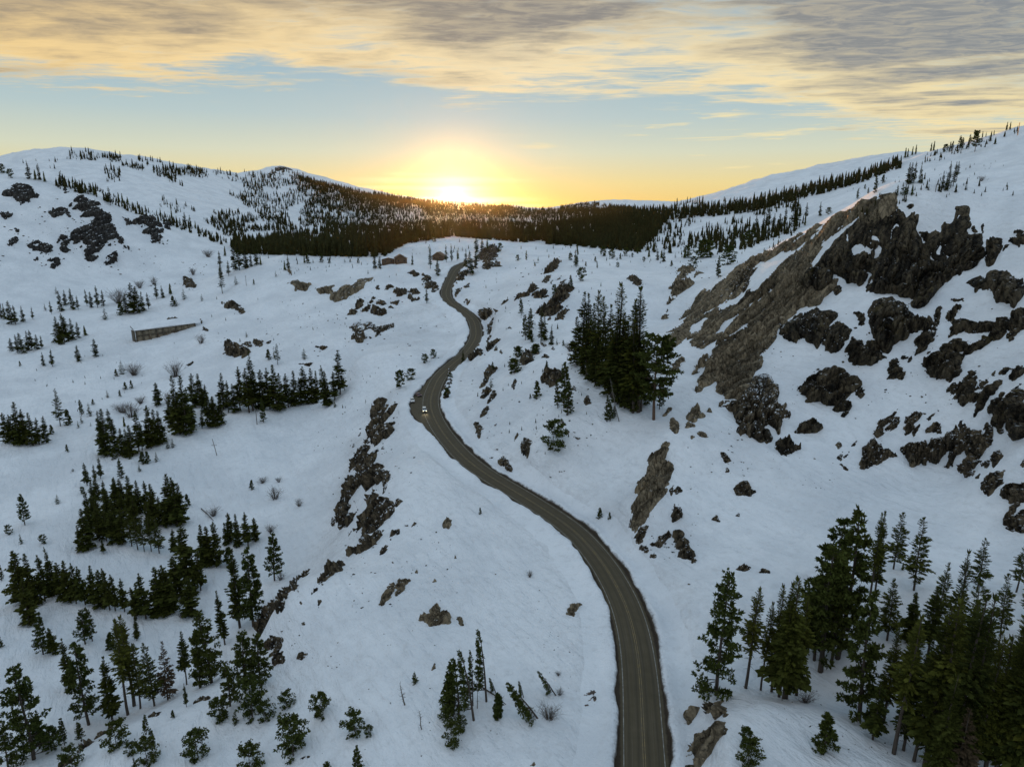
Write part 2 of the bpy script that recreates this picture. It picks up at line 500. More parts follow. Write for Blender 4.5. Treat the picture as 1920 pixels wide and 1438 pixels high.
def height(x, y):
    x = np.asarray(x, float); y = np.asarray(y, float)
    a = np.arctan2(x, y); r = np.hypot(x, y)
    ia = np.clip(np.searchsorted(az_all, a) - 1, 0, len(az_all) - 2)
    ir = np.clip(np.searchsorted(R_all, r) - 1, 0, len(R_all) - 2)
    fa = np.clip((a - az_all[ia]) / (az_all[ia + 1] - az_all[ia]), 0, 1)
    fr = np.clip((r - R_all[ir]) / (R_all[ir + 1] - R_all[ir]), 0, 1)
    return (ZZ[ia, ir] * (1 - fa) * (1 - fr) + ZZ[ia + 1, ir] * fa * (1 - fr) + ZZ[ia, ir + 1] * (1 - fa) * fr + ZZ[ia + 1, ir + 1] * fa * fr)


def ground(u, v, rmin=60.0):
    """the point of the land that the sight line through a photo point meets first (None above the skyline)"""
    a, t = px_az_t(u, v)
    ia = int(np.clip(np.searchsorted(az_all, a) - 1, 0, len(az_all) - 2))
    fa = (a - az_all[ia]) / (az_all[ia + 1] - az_all[ia])
    prof = TANG[ia] * (1 - fa) + TANG[ia + 1] * fa
    k = int(np.searchsorted(R_all, rmin))
    hit = np.nonzero(prof[k:] >= t)[0]
    if len(hit) == 0:
        return None
    j = k + hit[0]
    if j == 0:
        r = R_all[0]
    else:
        f = (t - prof[j - 1]) / max(prof[j] - prof[j - 1], 1e-9)
        f = min(max(f, 0), 1)
        r = R_all[j - 1] + (R_all[j] - R_all[j - 1]) * f
    x, y = r * sin(a), r * cos(a)
    return np.array([x, y, float(height(x, y))])


def ground_low(u, v, tries=14):
    """same, stepping down the picture until land is met"""
    for k in range(tries):
        p = ground(u, v + k * 2)
        if p is not None:
            return p
    return None


def normal_at(x, y, e=2.0):
    dx = (height(x + e, y) - height(x - e, y)) / (2 * e)
    dy = (height(x, y + e) - height(x, y - e)) / (2 * e)
    n = np.array([-dx, -dy, 1.0])
    return n / np.linalg.norm(n)


# old ski and foot tracks pressed into the basin snow
for line in ([(1655, 1000), (1600, 1048), (1560, 1085), (1505, 1145), (1480, 1190)], [(1610, 1040), (1545, 1062), (1500, 1105), (1470, 1180)], [(1290, 1150), (1400, 1125), (1470, 1100), (1530, 1075)], [(1500, 1000), (1560, 960), (1600, 930)]):
    q = catmull([ground_low(*a) for a in line], 0.5)
    am, ax = np.arctan2(q[:, 0], q[:, 1]).min() - 0.01, np.arctan2(q[:, 0], q[:, 1]).max() + 0.01
    rm, rx = np.hypot(q[:, 0], q[:, 1]).min() - 3, np.hypot(q[:, 0], q[:, 1]).max() + 3
    sel = np.where((AA > am) & (AA < ax) & (RR > rm) & (RR < rx))
    X_, Y_ = XX[sel], YY[sel]
    dd = np.sqrt(((X_[:, None] - q[None, :, 0]) ** 2 + (Y_[:, None] - q[None, :, 1]) ** 2).min(1)) + 0.5 * vnoise(X_ / 2.0, Y_ / 2.0, 3)
    ZZ[sel] += -0.5 * np.exp(-(dd / 0.8) ** 2) + 0.22 * np.exp(-((dd - 1.7) / 0.8) ** 2) + 0.16 * vnoise(X_ / 1.1, Y_ / 1.1, 8) * np.exp(-(dd / 3.0) ** 2)
TANG = ZZ / RR
# ------------------------------------------------------------------ mesh helpers and tags
def mesh_np(name, V, faces, mats=(), smooth_shade=False, attrs=None):
    """faces: int array (n,3) or (n,4), or list of such arrays"""
    me = bpy.data.meshes.new(name)
    V = np.asarray(V, np.float32)
    if not isinstance(faces, list):
        faces = [faces]
    faces = [np.asarray(f, np.int32) for f in faces if len(f)]
    me.vertices.add(len(V))
    me.vertices.foreach_set('co', V.ravel())
    nl = sum(f.size for f in faces); nf = sum(len(f) for f in faces)
    me.loops.add(nl)
    me.loops.foreach_set('vertex_index', np.concatenate([f.ravel() for f in faces]))
    me.polygons.add(nf)
    tot = np.concatenate([np.full(len(f), f.shape[1], np.int32) for f in faces])
    st = np.r_[0, np.cumsum(tot)[:-1]].astype(np.int32)
    me.polygons.foreach_set('loop_start', st)
    if smooth_shade:
        me.polygons.foreach_set('use_smooth', np.ones(nf, bool))
    me.update(calc_edges=True)
    for k, a in (attrs or {}).items():
        at = me.attributes.new(k, 'FLOAT', 'POINT')
        at.data.foreach_set('value', np.asarray(a, np.float32).ravel())
    for m_ in mats:
        me.materials.append(m_)
    return me


def link(name, me, parent=None, loc=None, kind=None):
    o = bpy.data.objects.new(name, me)
    COL.objects.link(o)
    if parent is not None:
        o.parent = parent
    if loc is not None:
        o.location = loc
    if kind:
        o['kind'] = kind
    return o


def tag(o, label, cat, group=None):
    o['label'] = label
    o['category'] = cat
    if group:
        o['group'] = group
    return o


def empty(name, loc, rz=0.0):
    o = bpy.data.objects.new(name, None)
    o.empty_display_size = 0.3
    o.location = loc
    o.rotation_euler = (0, 0, rz)
    COL.objects.link(o)
    return o


def grid_faces(n, m, wrap=False):
    i = np.arange(n - 1)[:, None]; j = np.arange(m - 1)[None]
    a = (i * m + j).ravel()
    f = np.stack([a, a + m, a + m + 1, a + 1], 1)
    if wrap:
        j = np.arange(m - 1)
        a = (n - 1) * m + j
        f = np.concatenate([f, np.stack([a, j, j + 1, a + 1], 1)])
    return f


def new_mat(name):
    m_ = bpy.data.materials.new(name)
    m_.use_nodes = True
    T = NT(m_.node_tree)
    b = T.n.get('Principled BSDF')
    return m_, T, b


def pos(T):
    return T.add('ShaderNodeNewGeometry').outputs['Position']


def attr(T, name):
    return T.add('ShaderNodeAttribute', attribute_name=name).outputs['Fac']


def bump(T, b, h, strength=0.5, dist=1.0):
    nd = T.add('ShaderNodeBump')
    nd.inputs['Strength'].default_value = strength
    nd.inputs['Distance'].default_value = dist
    T.put(nd.inputs['Height'], h)
    T.l.new(nd.outputs[0], b.inputs['Normal'])


def snow_colour(T, p):
    n1 = T.noise(p, 0.03, 5, 0.6)
    n2 = T.noise(p, 0.5, 4, 0.6)
    c = T.mix(T.m('MULTIPLY', T.ss(n1, 0.38, 0.66), 0.8), SNOW_A, SNOW_B)
    n3 = T.noise(p, 0.11, 6, 0.7, 0.5)
    c = T.mix(T.m('MULTIPLY', T.ss(n3, 0.46, 0.66), 0.35), c, SNOW_B)
    return T.mix(T.m('MULTIPLY', T.ss(n2, 0.5, 0.75), 0.4), c, SNOW_C)


SNOW_A = (0.835, 0.86, 0.90)
SNOW_B = (0.67, 0.70, 0.745)
SNOW_C = (0.58, 0.59, 0.61)
DIRT = (0.085, 0.062, 0.045)


def snow_bump(T, b, p):
    px, py, pz = T.xyz(p)
    rot = T.vec(T.m('ADD', T.m('MULTIPLY', px, 0.8), T.m('MULTIPLY', py, 0.5)), T.m('SUBTRACT', T.m('MULTIPLY', py, 0.25), T.m('MULTIPLY', px, 0.12)), pz)
    h = T.m('ADD', T.m('MULTIPLY', T.noise(rot, 0.45, 5, 0.6, 0.4), 0.9), T.m('MULTIPLY', T.noise(p, 1.6, 4, 0.65), 0.22))
    bump(T, b, h, 1.0, 1.4)


def make_snow():
    m_, T, b = new_mat('snow')
    p = pos(T)
    c = snow_colour(T, p)
    # grit thrown from the road, needles and bark litter under the trees
    d = attr(T, 'dirt')
    gr = T.noise(p, 0.9, 6, 0.7)
    gr2 = T.noise(p, 0.16, 4, 0.6, 0.8)
    f = T.m('MULTIPLY', d, T.ss(T.m('ADD', T.m('MULTIPLY', gr, 0.55), T.m('MULTIPLY', gr2, 0.45)), 0.38, 0.68))
    c = T.mix(T.m('MULTIPLY', f, 0.6), c, (0.20, 0.165, 0.135))
    sp = T.ss(T.noise(p, 1.1, 2, 0.5), 0.74, 0.79)
    sp = T.m('MULTIPLY', sp, T.ss(T.noise(p, 0.022, 3, 0.6), 0.5, 0.62))
    c = T.mix(T.m('MULTIPLY', sp, 0.75), c, (0.10, 0.09, 0.075))
    fl = attr(T, 'forest')
    c = T.mix(T.m('MULTIPLY', fl, 0.75), c, (0.13, 0.11, 0.085))
    T.put(b.inputs['Base Color'], c)
    b.inputs['Roughness'].default_value = 0.6
    b.inputs['Specular IOR Level'].default_value = 0.25
    snow_bump(T, b, p)
    return m_


M_SNOW = make_snow()


def make_bank():
    m_, T, b = new_mat('ploughed_snow')
    p = pos(T)
    c = snow_colour(T, p)
    d = attr(T, 'dirt')
    g = T.noise(p, 1.3, 6, 0.7)
    f = T.ss(T.m('ADD', d, T.m('MULTIPLY', T.m('SUBTRACT', g, 0.5), 0.9)), 0.25, 0.95)
    c = T.mix(f, c, T.mix(T.noise(p, 3.0, 3), (0.035, 0.027, 0.02), (0.11, 0.085, 0.062)))
    T.put(b.inputs['Base Color'], c)
    b.inputs['Roughness'].default_value = 0.75
    b.inputs['Specular IOR Level'].default_value = 0.2
    bump(T, b, T.m('ADD', T.noise(p, 1.2, 5, 0.65), T.m('MULTIPLY', T.noise(p, 4, 3), 0.3)), 0.7, 0.6)
    return m_


M_BANK = make_bank()


def make_asphalt():
    m_, T, b = new_mat('asphalt')
    p = pos(T)
    o = attr(T, 'off')      # metres from the centre line, right positive
    s = attr(T, 'along')
    ao = T.m('ABSOLUTE', o)
    c = T.mix(T.noise(p, 0.5, 5, 0.6), (0.068, 0.055, 0.034), (0.108, 0.089, 0.058))
    # wheel paths polished darker
    wob = T.m('MULTIPLY', T.m('SUBTRACT', T.noise(T.vec(0.0, T.m('MULTIPLY', s, 0.03), 0.0), 1.0, 3), 0.5), 0.7)
    wp = T.m('ABSOLUTE', T.m('SUBTRACT', T.m('ABSOLUTE', T.m('SUBTRACT', ao, 1.75)), 0.85))
    wl = T.ss(T.m('ADD', wp, wob), 0.45, 0.05)
    c = T.mix(T.m('MULTIPLY', wl, 0.42), c, (0.040, 0.034, 0.024))
    streak = T.noise(T.vec(T.m('MULTIPLY', o, 3.0), T.m('MULTIPLY', s, 0.035), 0.0), 1.0, 4, 0.65)
    c = T.mix(T.m('MULTIPLY', T.ss(streak, 0.48, 0.72), 0.35), c, (0.15, 0.13, 0.11))
    # wet dark grit beyond the edge line
    ed = attr(T, 'edge')
    e = T.ss(T.m('ADD', ed, T.m('MULTIPLY', T.m('SUBTRACT', T.noise(p, 0.8, 4), 0.5), 0.8)), 0.85, 0.30)
    c = T.mix(e, c, T.mix(T.noise(p, 2.0, 4), (0.022, 0.017, 0.012), (0.06, 0.045, 0.032)))
    T.put(b.inputs['Base Color'], c)
    T.put(b.inputs['Roughness'], T.m('SUBTRACT', 0.78, T.m('MULTIPLY', wl, 0.12)))
    b.inputs['Specular IOR Level'].default_value = 0.12
    bump(T, b, T.noise(p, 6.0, 4, 0.7), 0.25, 0.05)
    return m_


M_ASPHALT = make_asphalt()


def flat_mat(name, col, rough=0.7, vary=0.25, scale=1.0, metal=0.0):
    m_, T, b = new_mat(name)
    p = pos(T)
    n = T.noise(p, scale, 5, 0.65)
    T.put(b.inputs['Base Color'], T.mix(n, tuple(c * (1 - vary) for c in col), tuple(min(1, c * (1 + vary)) for c in col)))
    b.inputs['Roughness'].default_value = rough
    b.inputs['Metallic'].default_value = metal
    return m_


def paint_mat(name, col):
    m_, T, b = new_mat(name)
    p = pos(T)
    w = T.ss(T.noise(p, 0.9, 5, 0.7), 0.36, 0.60)
    T.put(b.inputs['Base Color'], T.mix(T.m('ADD', T.m('MULTIPLY', w, 0.40), 0.45), col, (0.075, 0.065, 0.055)))
    b.inputs['Roughness'].default_value = 0.65
    return m_


# ------------------------------------------------------------------ land sheet
_dirt = 0.9 * np.exp(-np.maximum(DROAD, 0) / 7.0) * (DROAD < 900)
_pu, _pv, _pz = project(np.stack([XX, YY, ZZ], -1))
# avalanche-swept fan of gritty snow below the road's upper bend
_fan = np.exp(-(((_pu - 760) / 75) ** 2 + ((_pv - 610) / 55) ** 2)) * (RR < 620) * (RR > 330)
_fan *= 0.5 + 0.5 * vnoise((XX * 0.8 - YY * 0.6) / 5.0, (XX * 0.6 + YY * 0.8) / 60.0, 77)
_toe = np.exp(-(((_pu - 640 + 0.25 * (_pv - 950)) / 22) ** 2)) * (np.abs(_pv - 950) < 130) * (RR < 320) * 0.55
_dirt = np.clip(_dirt + 0.75 * _fan + _toe, 0, 1)
_dirt[(np.abs(AA) > radians(50))] = 0
FOREST = np.zeros_like(RR)


def build_land():
    V = np.stack([XX, YY, ZZ], -1).reshape(-1, 3)
    n, m_ = XX.shape
    f = grid_faces(n, m_, wrap=False)
    # join -180 and +180 and close the middle
    j = np.arange(m_ - 1)
    a = (n - 1) * m_ + j
    f = np.concatenate([f, np.stack([a, j, j + 1, a + 1], 1)])
    f = f[:, ::-1]
    c = len(V)
    V = np.concatenate([V, [[0, 0, float(ZZ[:, 0].mean())]]])
    i = np.arange(n)
    tri = np.stack([np.full(n, c), np.roll(i, -1) * m_, i * m_], 1)[:, ::-1]
    me = mesh_np('snow_ground', V, [f, tri], [M_SNOW], True, {'dirt': np.r_[_dirt.ravel(), 0], 'forest': np.r_[FOREST.ravel(), 0]})
    return link('snow_ground', me, kind='structure')


# ------------------------------------------------------------------ road
def strip(name, offs, zoff, mat, i0=0, i1=None, attrs=True, noise_edge=None):
    """offs: list of per-station arrays of sideways offsets; zoff: same for height over the road"""
    c = road_c[i0:i1]; nn = road_n[i0:i1]
    rows = []
    for o_, z_ in zip(offs, zoff):
        o_ = np.broadcast_to(o_, (len(c),)); z_ = np.broadcast_to(z_, (len(c),))
        rows.append(np.stack([c[:, 0] + nn[:, 0] * o_, c[:, 1] + nn[:, 1] * o_, c[:, 2] + z_], 1))
    V = np.stack(rows, 1)
    n, m_ = V.shape[:2]
    at = {}
    if attrs:
        at = {'off': np.stack([np.broadcast_to(o_, (n,)) for o_ in offs], 1), 'along': np.repeat(np.arange(n)[:, None] * 1.25, m_, 1)}
    return mesh_np(name, V.reshape(-1, 3), grid_faces(n, m_)[:, ::-1], [mat], True, at)


def build_road():
    n = len(road_c)
    s = np.arange(n) * 1.25
    cam_ = 0.0
    L = ROAD_WL; Rr = ROAD_WR
    offs = [-L - 0.6, -L * 0.8, -3.6, -1.8, np.zeros(n), 1.8, 3.6, Rr * 0.9, Rr + 0.6]
    zo = [-0.06, -0.04, -0.0, 0.04, 0.06, 0.04, 0.0, -0.04, -0.06]
    me = strip('road', offs, zo, M_ASPHALT)
    ed = np.stack([(L if k < 4 else Rr) - np.abs(o_) for k, o_ in enumerate(offs)], 1)
    ed[:, 4] = 3.0
    at = me.attributes.new('edge', 'FLOAT', 'POINT')
    at.data.foreach_set('value', ed.astype(np.float32).ravel())
    link('road', me, kind='structure')
    W = paint_mat('white_line_paint', (0.50, 0.49, 0.45))
    Yl = paint_mat('yellow_line_paint', (0.36, 0.235, 0.05))
    for nm, o_, w_, mt in (('white_edge_line', -3.55, 0.16, W), ('white_edge_line', 3.55, 0.16, W), ('yellow_centre_line', -0.19, 0.13, Yl), ('yellow_centre_line', 0.19, 0.13, Yl)):
        z0 = 0.012 + (0.06 - abs(o_) * 0.0167)
        o_ = np.full(n, o_) if abs(o_) < 1 else np.full(n, o_) + 0.04 * vnoise(s / 20, s * 0, 4)
        link('road_marking', strip(nm, [o_ - w_ / 2, o_ + w_ / 2], [z0, z0], mt, attrs=False), kind='structure')
    # ploughed banks
    for sgn, Wd, seed in ((-1, L, 11), (1, Rr, 23)):
        e = Wd - 0.15 + 0.55 * fbm(s / 6.0, s * 0 + seed, 4, seed)
        h = np.clip(0.75 + 0.55 * fbm(s / 9.0, s * 0 + 3, 4, seed + 5), 0.15, 2.2)
        kd = 1.0 if sgn > 0 else 0.8
        prof = [(0.0, -0.12, 1.1 * kd), (0.10, 0.25, 0.95 * kd), (0.28, 0.62, 0.62 * kd), (0.7, 0.92, 0.34), (1.5, 1.0, 0.26), (2.6, 0.86, 0.20), (4.2, 0.55, 0.13), (6.5, 0.12, 0.08), (9.5, -0.45, 0.05)]
        offs, zo, dr = [], [], []
        for k, (o_, z_, d_) in enumerate(prof):
            jit = 0.18 * vnoise(s / 1.7, s * 0 + k * 3.1, seed + k) * min(1, o_ + 0.3)
            off = sgn * (e + o_ + jit)
            zz = h * z_ + (0.16 * vnoise(s / 2.2, s * 0 + k * 1.7, seed + 40 + k) if k > 0 else 0)
            if o_ > 2:
                x = road_c[:, 0] + road_n[:, 0] * off; y = road_c[:, 1] + road_n[:, 1] * off
                land = height(x, y) - road_c[:, 2]
                zz = land + (0.35 if o_ < 5 else (0.12 if o_ < 8 else -0.3)) * (h / 0.9) + (zz * 0.0)
                if o_ < 3:
                    zz = 0.5 * (h * z_) + 0.5 * zz
            offs.append(off); zo.append(zz); dr.append(np.full(n, d_))
        me = strip('snow_bank', offs, zo, M_BANK, attrs=False)
        if sgn < 0:
            me.flip_normals()
        at = me.attributes.new('dirt', 'FLOAT', 'POINT')
        at.data.foreach_set('value', np.stack(dr, 1).astype(np.float32).ravel())
        link('snow_bank', me, kind='structure')


# ------------------------------------------------------------------ rocks: outcrops pushed up through the snow
def make_rock(name, base_a, base_b, lich, snow_lo=0.93, snow_hi=0.99, stk=0.85):
    m_, T, b = new_mat(name)
    p = pos(T)
    n1 = T.noise(p, 0.22, 6, 0.65, 0.6)
    n2 = T.noise(p, 1.3, 6, 0.7)
    px, py, pz = T.xyz(p)
    streak = T.noise(T.vec(T.m('MULTIPLY', px, 0.6), T.m('MULTIPLY', py, 0.6), T.m('MULTIPLY', pz, 0.07)), 1.0, 5, 0.65)
    tn = attr(T, 'tone')
    c = T.mix(T.ss(T.m('ADD', T.m('MULTIPLY', n1, 0.45), T.m('MULTIPLY', tn, 0.6)), 0.28, 0.72), base_a, base_b)
    c = T.mix(T.m('MULTIPLY', T.ss(streak, 0.44, 0.62), stk), c, tuple(v * 0.28 for v in base_a))
    c = T.mix(T.m('MULTIPLY', T.ss(n2, 0.52, 0.74), 0.6), c, tuple(min(1, v * 1.9) for v in base_b))
    l = T.m('MULTIPLY', T.ss(T.noise(p, 0.12, 5, 0.7, 1.0), 0.58, 0.72), T.ss(n2, 0.40, 0.6))
    c = T.mix(T.m('MULTIPLY', l, 0.65), c, lich)
    # snow lying on the ledges
    nz = T.xyz(T.add('ShaderNodeNewGeometry').outputs['True Normal'])[2]
    sn = T.ss(T.m('ADD', nz, T.m('MULTIPLY', T.m('SUBTRACT', T.noise(p, 0.25, 3, 0.5), 0.5), 0.30)), snow_lo, snow_hi)
    c = T.mix(sn, c, snow_colour(T, p))
    T.put(b.inputs['Base Color'], c)
    b.inputs['Roughness'].default_value = 0.85
    b.inputs['Specular IOR Level'].default_value = 0.2
    vo = T.add('ShaderNodeTexVoronoi', feature='DISTANCE_TO_EDGE')
    wq = T.vm('ADD', T.vec(T.m('MULTIPLY', px, 0.9), T.m('MULTIPLY', py, 0.9), T.m('MULTIPLY', pz, 0.45)), T.vm('SCALE', T.vm('SUBTRACT', T.noise(p, 0.3, 4, 0.6, out=1), (0.5, 0.5, 0.5)), None, 2.2))
    T.put(vo.inputs['Vector'], wq)
    vo.inputs['Scale'].default_value = 0.42
    joint = T.m('MULTIPLY', T.ss(vo.outputs['Distance'], 0.0, 0.10), 1.1)
    bump(T, b, T.m('ADD', joint, T.m('ADD', T.noise(p, 0.9, 7, 0.72, 0.4), T.m('MULTIPLY', T.noise(p, 3.5, 5, 0.7), 0.35))), 1.0, 1.0)
    return m_


M_ROCK = make_rock('granite', (0.036, 0.028, 0.018), (0.165, 0.127, 0.080), (0.17, 0.12, 0.035))
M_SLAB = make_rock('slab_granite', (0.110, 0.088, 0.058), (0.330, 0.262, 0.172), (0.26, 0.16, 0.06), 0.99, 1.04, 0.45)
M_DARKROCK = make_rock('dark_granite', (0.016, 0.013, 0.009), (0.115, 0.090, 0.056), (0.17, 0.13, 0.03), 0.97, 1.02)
M_FARROCK = make_rock('far_granite', (0.040, 0.038, 0.037), (0.085, 0.078, 0.070), (0.09, 0.08, 0.05), 0.90, 0.98)
M_EARTH = make_rock('bare_earth', (0.17, 0.13, 0.11), (0.24, 0.185, 0.155), (0.16, 0.13, 0.08), 1.2, 1.3)


def cells(x, y, seed):
    """jittered cell pattern: random value per cell, distances to the two nearest seeds, offset in the cell"""
    xi = np.floor(x).astype(np.int64); yi = np.floor(y).astype(np.int64)
    f1 = np.full(x.shape, 9.0); f2 = np.full(x.shape, 9.0); val = np.zeros(x.shape); ox = np.zeros(x.shape); oy = np.zeros(x.shape)
    for i in (-1, 0, 1):
        for j in (-1, 0, 1):
            cx, cy = xi + i, yi + j
            dx = cx + 0.1 + 0.8 * _h(cx, cy, seed) - x
            dy = cy + 0.1 + 0.8 * _h(cx, cy, seed + 5) - y
            d = np.hypot(dx, dy)
            closer = d < f1
            f2 = np.where(closer, f1, np.minimum(f2, d))
            val = np.where(closer, _h(cx, cy, seed + 9), val)
            ox = np.where(closer, dx, ox); oy = np.where(closer, dy, oy)
            f1 = np.where(closer, d, f1)
    return val, f1, f2, ox, oy


def poly_sd(px, py, poly):
    """signed distance, positive inside"""
    d = np.full(px.shape, 1e9); inside = np.zeros(px.shape, bool)
    n = len(poly)
    for i in range(n):
        a = poly[i]; b = poly[(i + 1) % n]
        ex, ey = b[0] - a[0], b[1] - a[1]
        wx, wy = px - a[0], py - a[1]
        t = np.clip((wx * ex + wy * ey) / max(ex * ex + ey * ey, 1e-9), 0, 1)
        d = np.minimum(d, np.hypot(wx - ex * t, wy - ey * t))
        c1 = (a[1] <= py) != (b[1] <= py)
        xx = a[0] + (py - a[1]) * ex / (ey if abs(ey) > 1e-9 else 1e-9)
        inside ^= c1 & (px < xx)
    return np.where(inside, d, -d)


ROCK_COUNT = [0]


def outcrop(poly_px, holes=(), style='b', H=None, mat=None, seed=0, name='rock_outcrop', rough=1.0, frag=0.0, res=1.45):
    pts = []
    for (u, v) in poly_px:
        p = ground_low(u, v, 6)
        if p is not None:
            pts.append(p)
    if len(pts) < 3:
        return None
    pts = np.array(pts)
    cu = sum(q[0] for q in poly_px) / len(poly_px); cv = sum(q[1] for q in poly_px) / len(poly_px)
    c = ground_low(cu, cv, 6)
    if c is None:
        c = pts.mean(0)
    # outline points that jumped to ground far behind a crest are pulled back
    rr = np.hypot(pts[:, 0], pts[:, 1]); rc = float(np.median(rr))
    bad = rr > rc * 1.25
    if bad.any():
        pts[bad] = pts[bad] * (rc * 1.12 / rr[bad])[:, None]
    if abs(math.hypot(c[0], c[1]) - rc) > 0.25 * rc:
        c = pts.mean(0)
    R = math.hypot(c[0], c[1])
    e1 = np.array([c[1], -c[0], 0.0]) / R            # across the view
    n_ = np.zeros(3)
    span = max(np.ptp(pts @ e1), 4.0)
    for k in range(9):
        q = c[:2] + (rng.random(2) - 0.5) * span * 0.5
        n_ += normal_at(q[0], q[1], max(2.0, span * 0.15))
    n_ /= np.linalg.norm(n_)
    e1 = e1 - n_ * (e1 @ n_); e1 /= np.linalg.norm(e1)
    e2 = np.cross(n_, e1)
    if e2[2] < 0 and abs(n_[2]) < 0.98:
        pass
    if e2 @ np.array([c[0], c[1], 0]) < 0:
        e2 = -e2
    loc = pts - c
    P2 = np.stack([loc @ e1, loc @ e2], 1)
    mn, mx = P2.min(0), P2.max(0)
    size = mx - mn
    dim = max(min(size), 0.3)
    slant = np.linalg.norm(c)
    pxm = slant / F                                 # metres per photo pixel
    st1 = pxm * res
    # foreshortening of the up-slope direction
    view = c / slant
    fs = max(abs(view @ n_), 0.12)
    st2 = st1 / max(fs, 0.25)
    pad = 0.12 * dim + 2 * st1
    na = int(np.clip((size[0] + 2 * pad) / st1, 10, 260)); nb = int(np.clip((size[1] + 2 * pad) / st2, 10, 260))
    a = np.linspace(mn[0] - pad, mx[0] + pad, na); b = np.linspace(mn[1] - pad, mx[1] + pad, nb)
    A, B = np.meshgrid(a, b, indexing='ij')
    sd = poly_sd(A, B, P2)
    for hpx in holes:
        hp = [ground_low(u, v, 6) for (u, v) in hpx]
        hp = np.array([q for q in hp if q is not None]) - c
        if len(hp) >= 3:
            sd = np.minimum(sd, -poly_sd(A, B, np.stack([hp @ e1, hp @ e2], 1)))
    if H is None:
        H = float(np.clip(0.42 * dim, 0.35, 5.0))
    ang = {'s': radians(52), 'v': radians(88), 'b': radians(rng.uniform(30, 75)), 'd': radians(rng.uniform(35, 60))}[style]
    stretch = {'s': 5.5, 'v': 3.6, 'b': 1.5, 'd': 2.6}[style]
    ca, sa = cos(ang), sin(ang)
    al = A * ca + B * sa; ac = -A * sa + B * ca
    cell = float(np.clip(0.22 * dim, 3.2 * pxm, 5.5)) * (0.8 if style in 'sv' else 1.0)
    s0 = seed * 7 + 3
    wx = al / (cell * stretch) + 0.5 * fbm(A / (cell * 3), B / (cell * 3), 2, s0); wy = ac / cell + 0.35 * fbm(A / (cell * 2), B / (cell * 2), 2, s0 + 2)
    v1, f1, f2, ox, oy = cells(wx, wy, s0)
    v2, g1, g2, ox2, oy2 = cells(wx * 2.3 + 9, wy * 2.3, s0 + 11)
    nz = fbm(A / (dim * 0.45), B / (dim * 0.45), 4, s0 + 21, 0.6)
    dc = min(dim, 3.0 + 0.18 * dim)
    edge = 0.11 * dc * rough * nz + 0.07 * dc * (v1 - 0.5) * rough
    frg = frag * (fbm(al / (cell * 2.2 * stretch ** 0.5), ac / (cell * 1.3), 4, s0 + 33, 0.6) - 0.1) * min(dim, 14.0) * 0.35
    sd = sd + (2.0 * pxm if dim > 12 * pxm else 0.6 * pxm)
    sde = sd + edge + np.minimum(frg, 0.10 * dim)
    prof = 1 - np.exp(-np.maximum(sde, 0) / (0.30 * H + 0.4 * pxm) * 0.9)
    H0 = H
    if style == 'v' and dim > 8:
        H = H * (0.10 + 0.90 * sstep(mx[1], mx[1] - 0.75 * size[1], B))
    crack = 1 - sstep(0.02, 0.15, f2 - f1)
    crack2 = 1 - sstep(0.01, 0.14, g2 - g1)
    hh = H * prof * (0.60 + 0.60 * (v1 - 0.35)) + H * 0.20 * (v2 - 0.5) * prof
    hh += H * 0.30 * (oy + 0.4 * ox) * prof
    if style == 'v':
        hh += prof * H * 0.26 * ridged(ac / (cell * 0.95) + 0.3 * nz, al / (cell * 5.5), 3, s0 + 51)
        hh += prof * H * 0.10 * ridged(ac / (cell * 0.3), al / (cell * 3.0), 2, s0 + 52)
    elif style == 's':
        w_ = max(cell * 0.75, 4.5 * pxm)
        saw = 1 - (ac / w_ + 1.1 * fbm(A / (cell * 5), B / (cell * 5), 2, s0 + 61)) % 1.0
        hh += prof * H * 0.42 * (saw - 0.5) * (0.6 + 0.8 * v1)
        saw2 = 1 - (ac / (w_ * 0.37) + 1.5 * fbm(A / (cell * 3), B / (cell * 3), 2, s0 + 63)) % 1.0
        hh += prof * H * 0.12 * (saw2 - 0.5)
    else:
        hh += prof * H * 0.16 * ridged(al / (cell * 1.6), ac / (cell * 0.9), 3, s0 + 53)
    cd = np.minimum(0.6 * H, 9.0 * pxm)
    hh -= cd * prof * crack + 0.45 * cd * prof * crack2
    hh += H * 0.07 * prof * fbm(A / (cell * 0.5), B / (cell * 0.5), 3, s0 + 44)
    hh += 0.12 * H * prof
    hh = np.where(sde > 0, hh, np.maximum(sde * 1.5, -1.2 * pxm - 0.5))
    # land under every vertex, then push along the outward direction
    base = c + A[..., None] * e1 + B[..., None] * e2
    zt = height(base[..., 0], base[..., 1])
    base[..., 2] = zt
    d = n_ + np.array([-c[0], -c[1], 0]) / R * (0.6 if (style == 'v' and dim > 8) else 0.25)
    d /= np.linalg.norm(d)
    V = base + hh[..., None] * d
    jit = 0.25 * st1
    V[..., 0] += jit * vnoise(A / st1 * 0.77, B / st2 * 0.77, s0 + 71)
    V[..., 1] += jit * vnoise(A / st1 * 0.77, B / st2 * 0.77, s0 + 72)
    f = grid_faces(na, nb)
    keep = (hh.ravel()[f] > -0.02 * H0 - 0.05).any(1)
    f = f[keep]
    if len(f) < 4:
        return None
    # orient outward
    vv = V.reshape(-1, 3)
    q = f[len(f) // 2]
    nn = np.cross(vv[q[1]] - vv[q[0]], vv[q[3]] - vv[q[0]])
    if nn @ n_ < 0:
        f = f[:, ::-1]
    use = np.unique(f)
    mp = np.full(len(vv), -1); mp[use] = np.arange(len(use))
    origin = c.copy(); origin[2] = float(height(c[0], c[1]))
    # every sheet and block has its own tone of stone; mineral bands run with the bedding
    tone = 0.55 * v1 + 0.25 * v2 + 0.35 * fbm(al / (cell * 3.0), ac / (cell * 0.35), 3, s0 + 81, 0.6) + 0.1
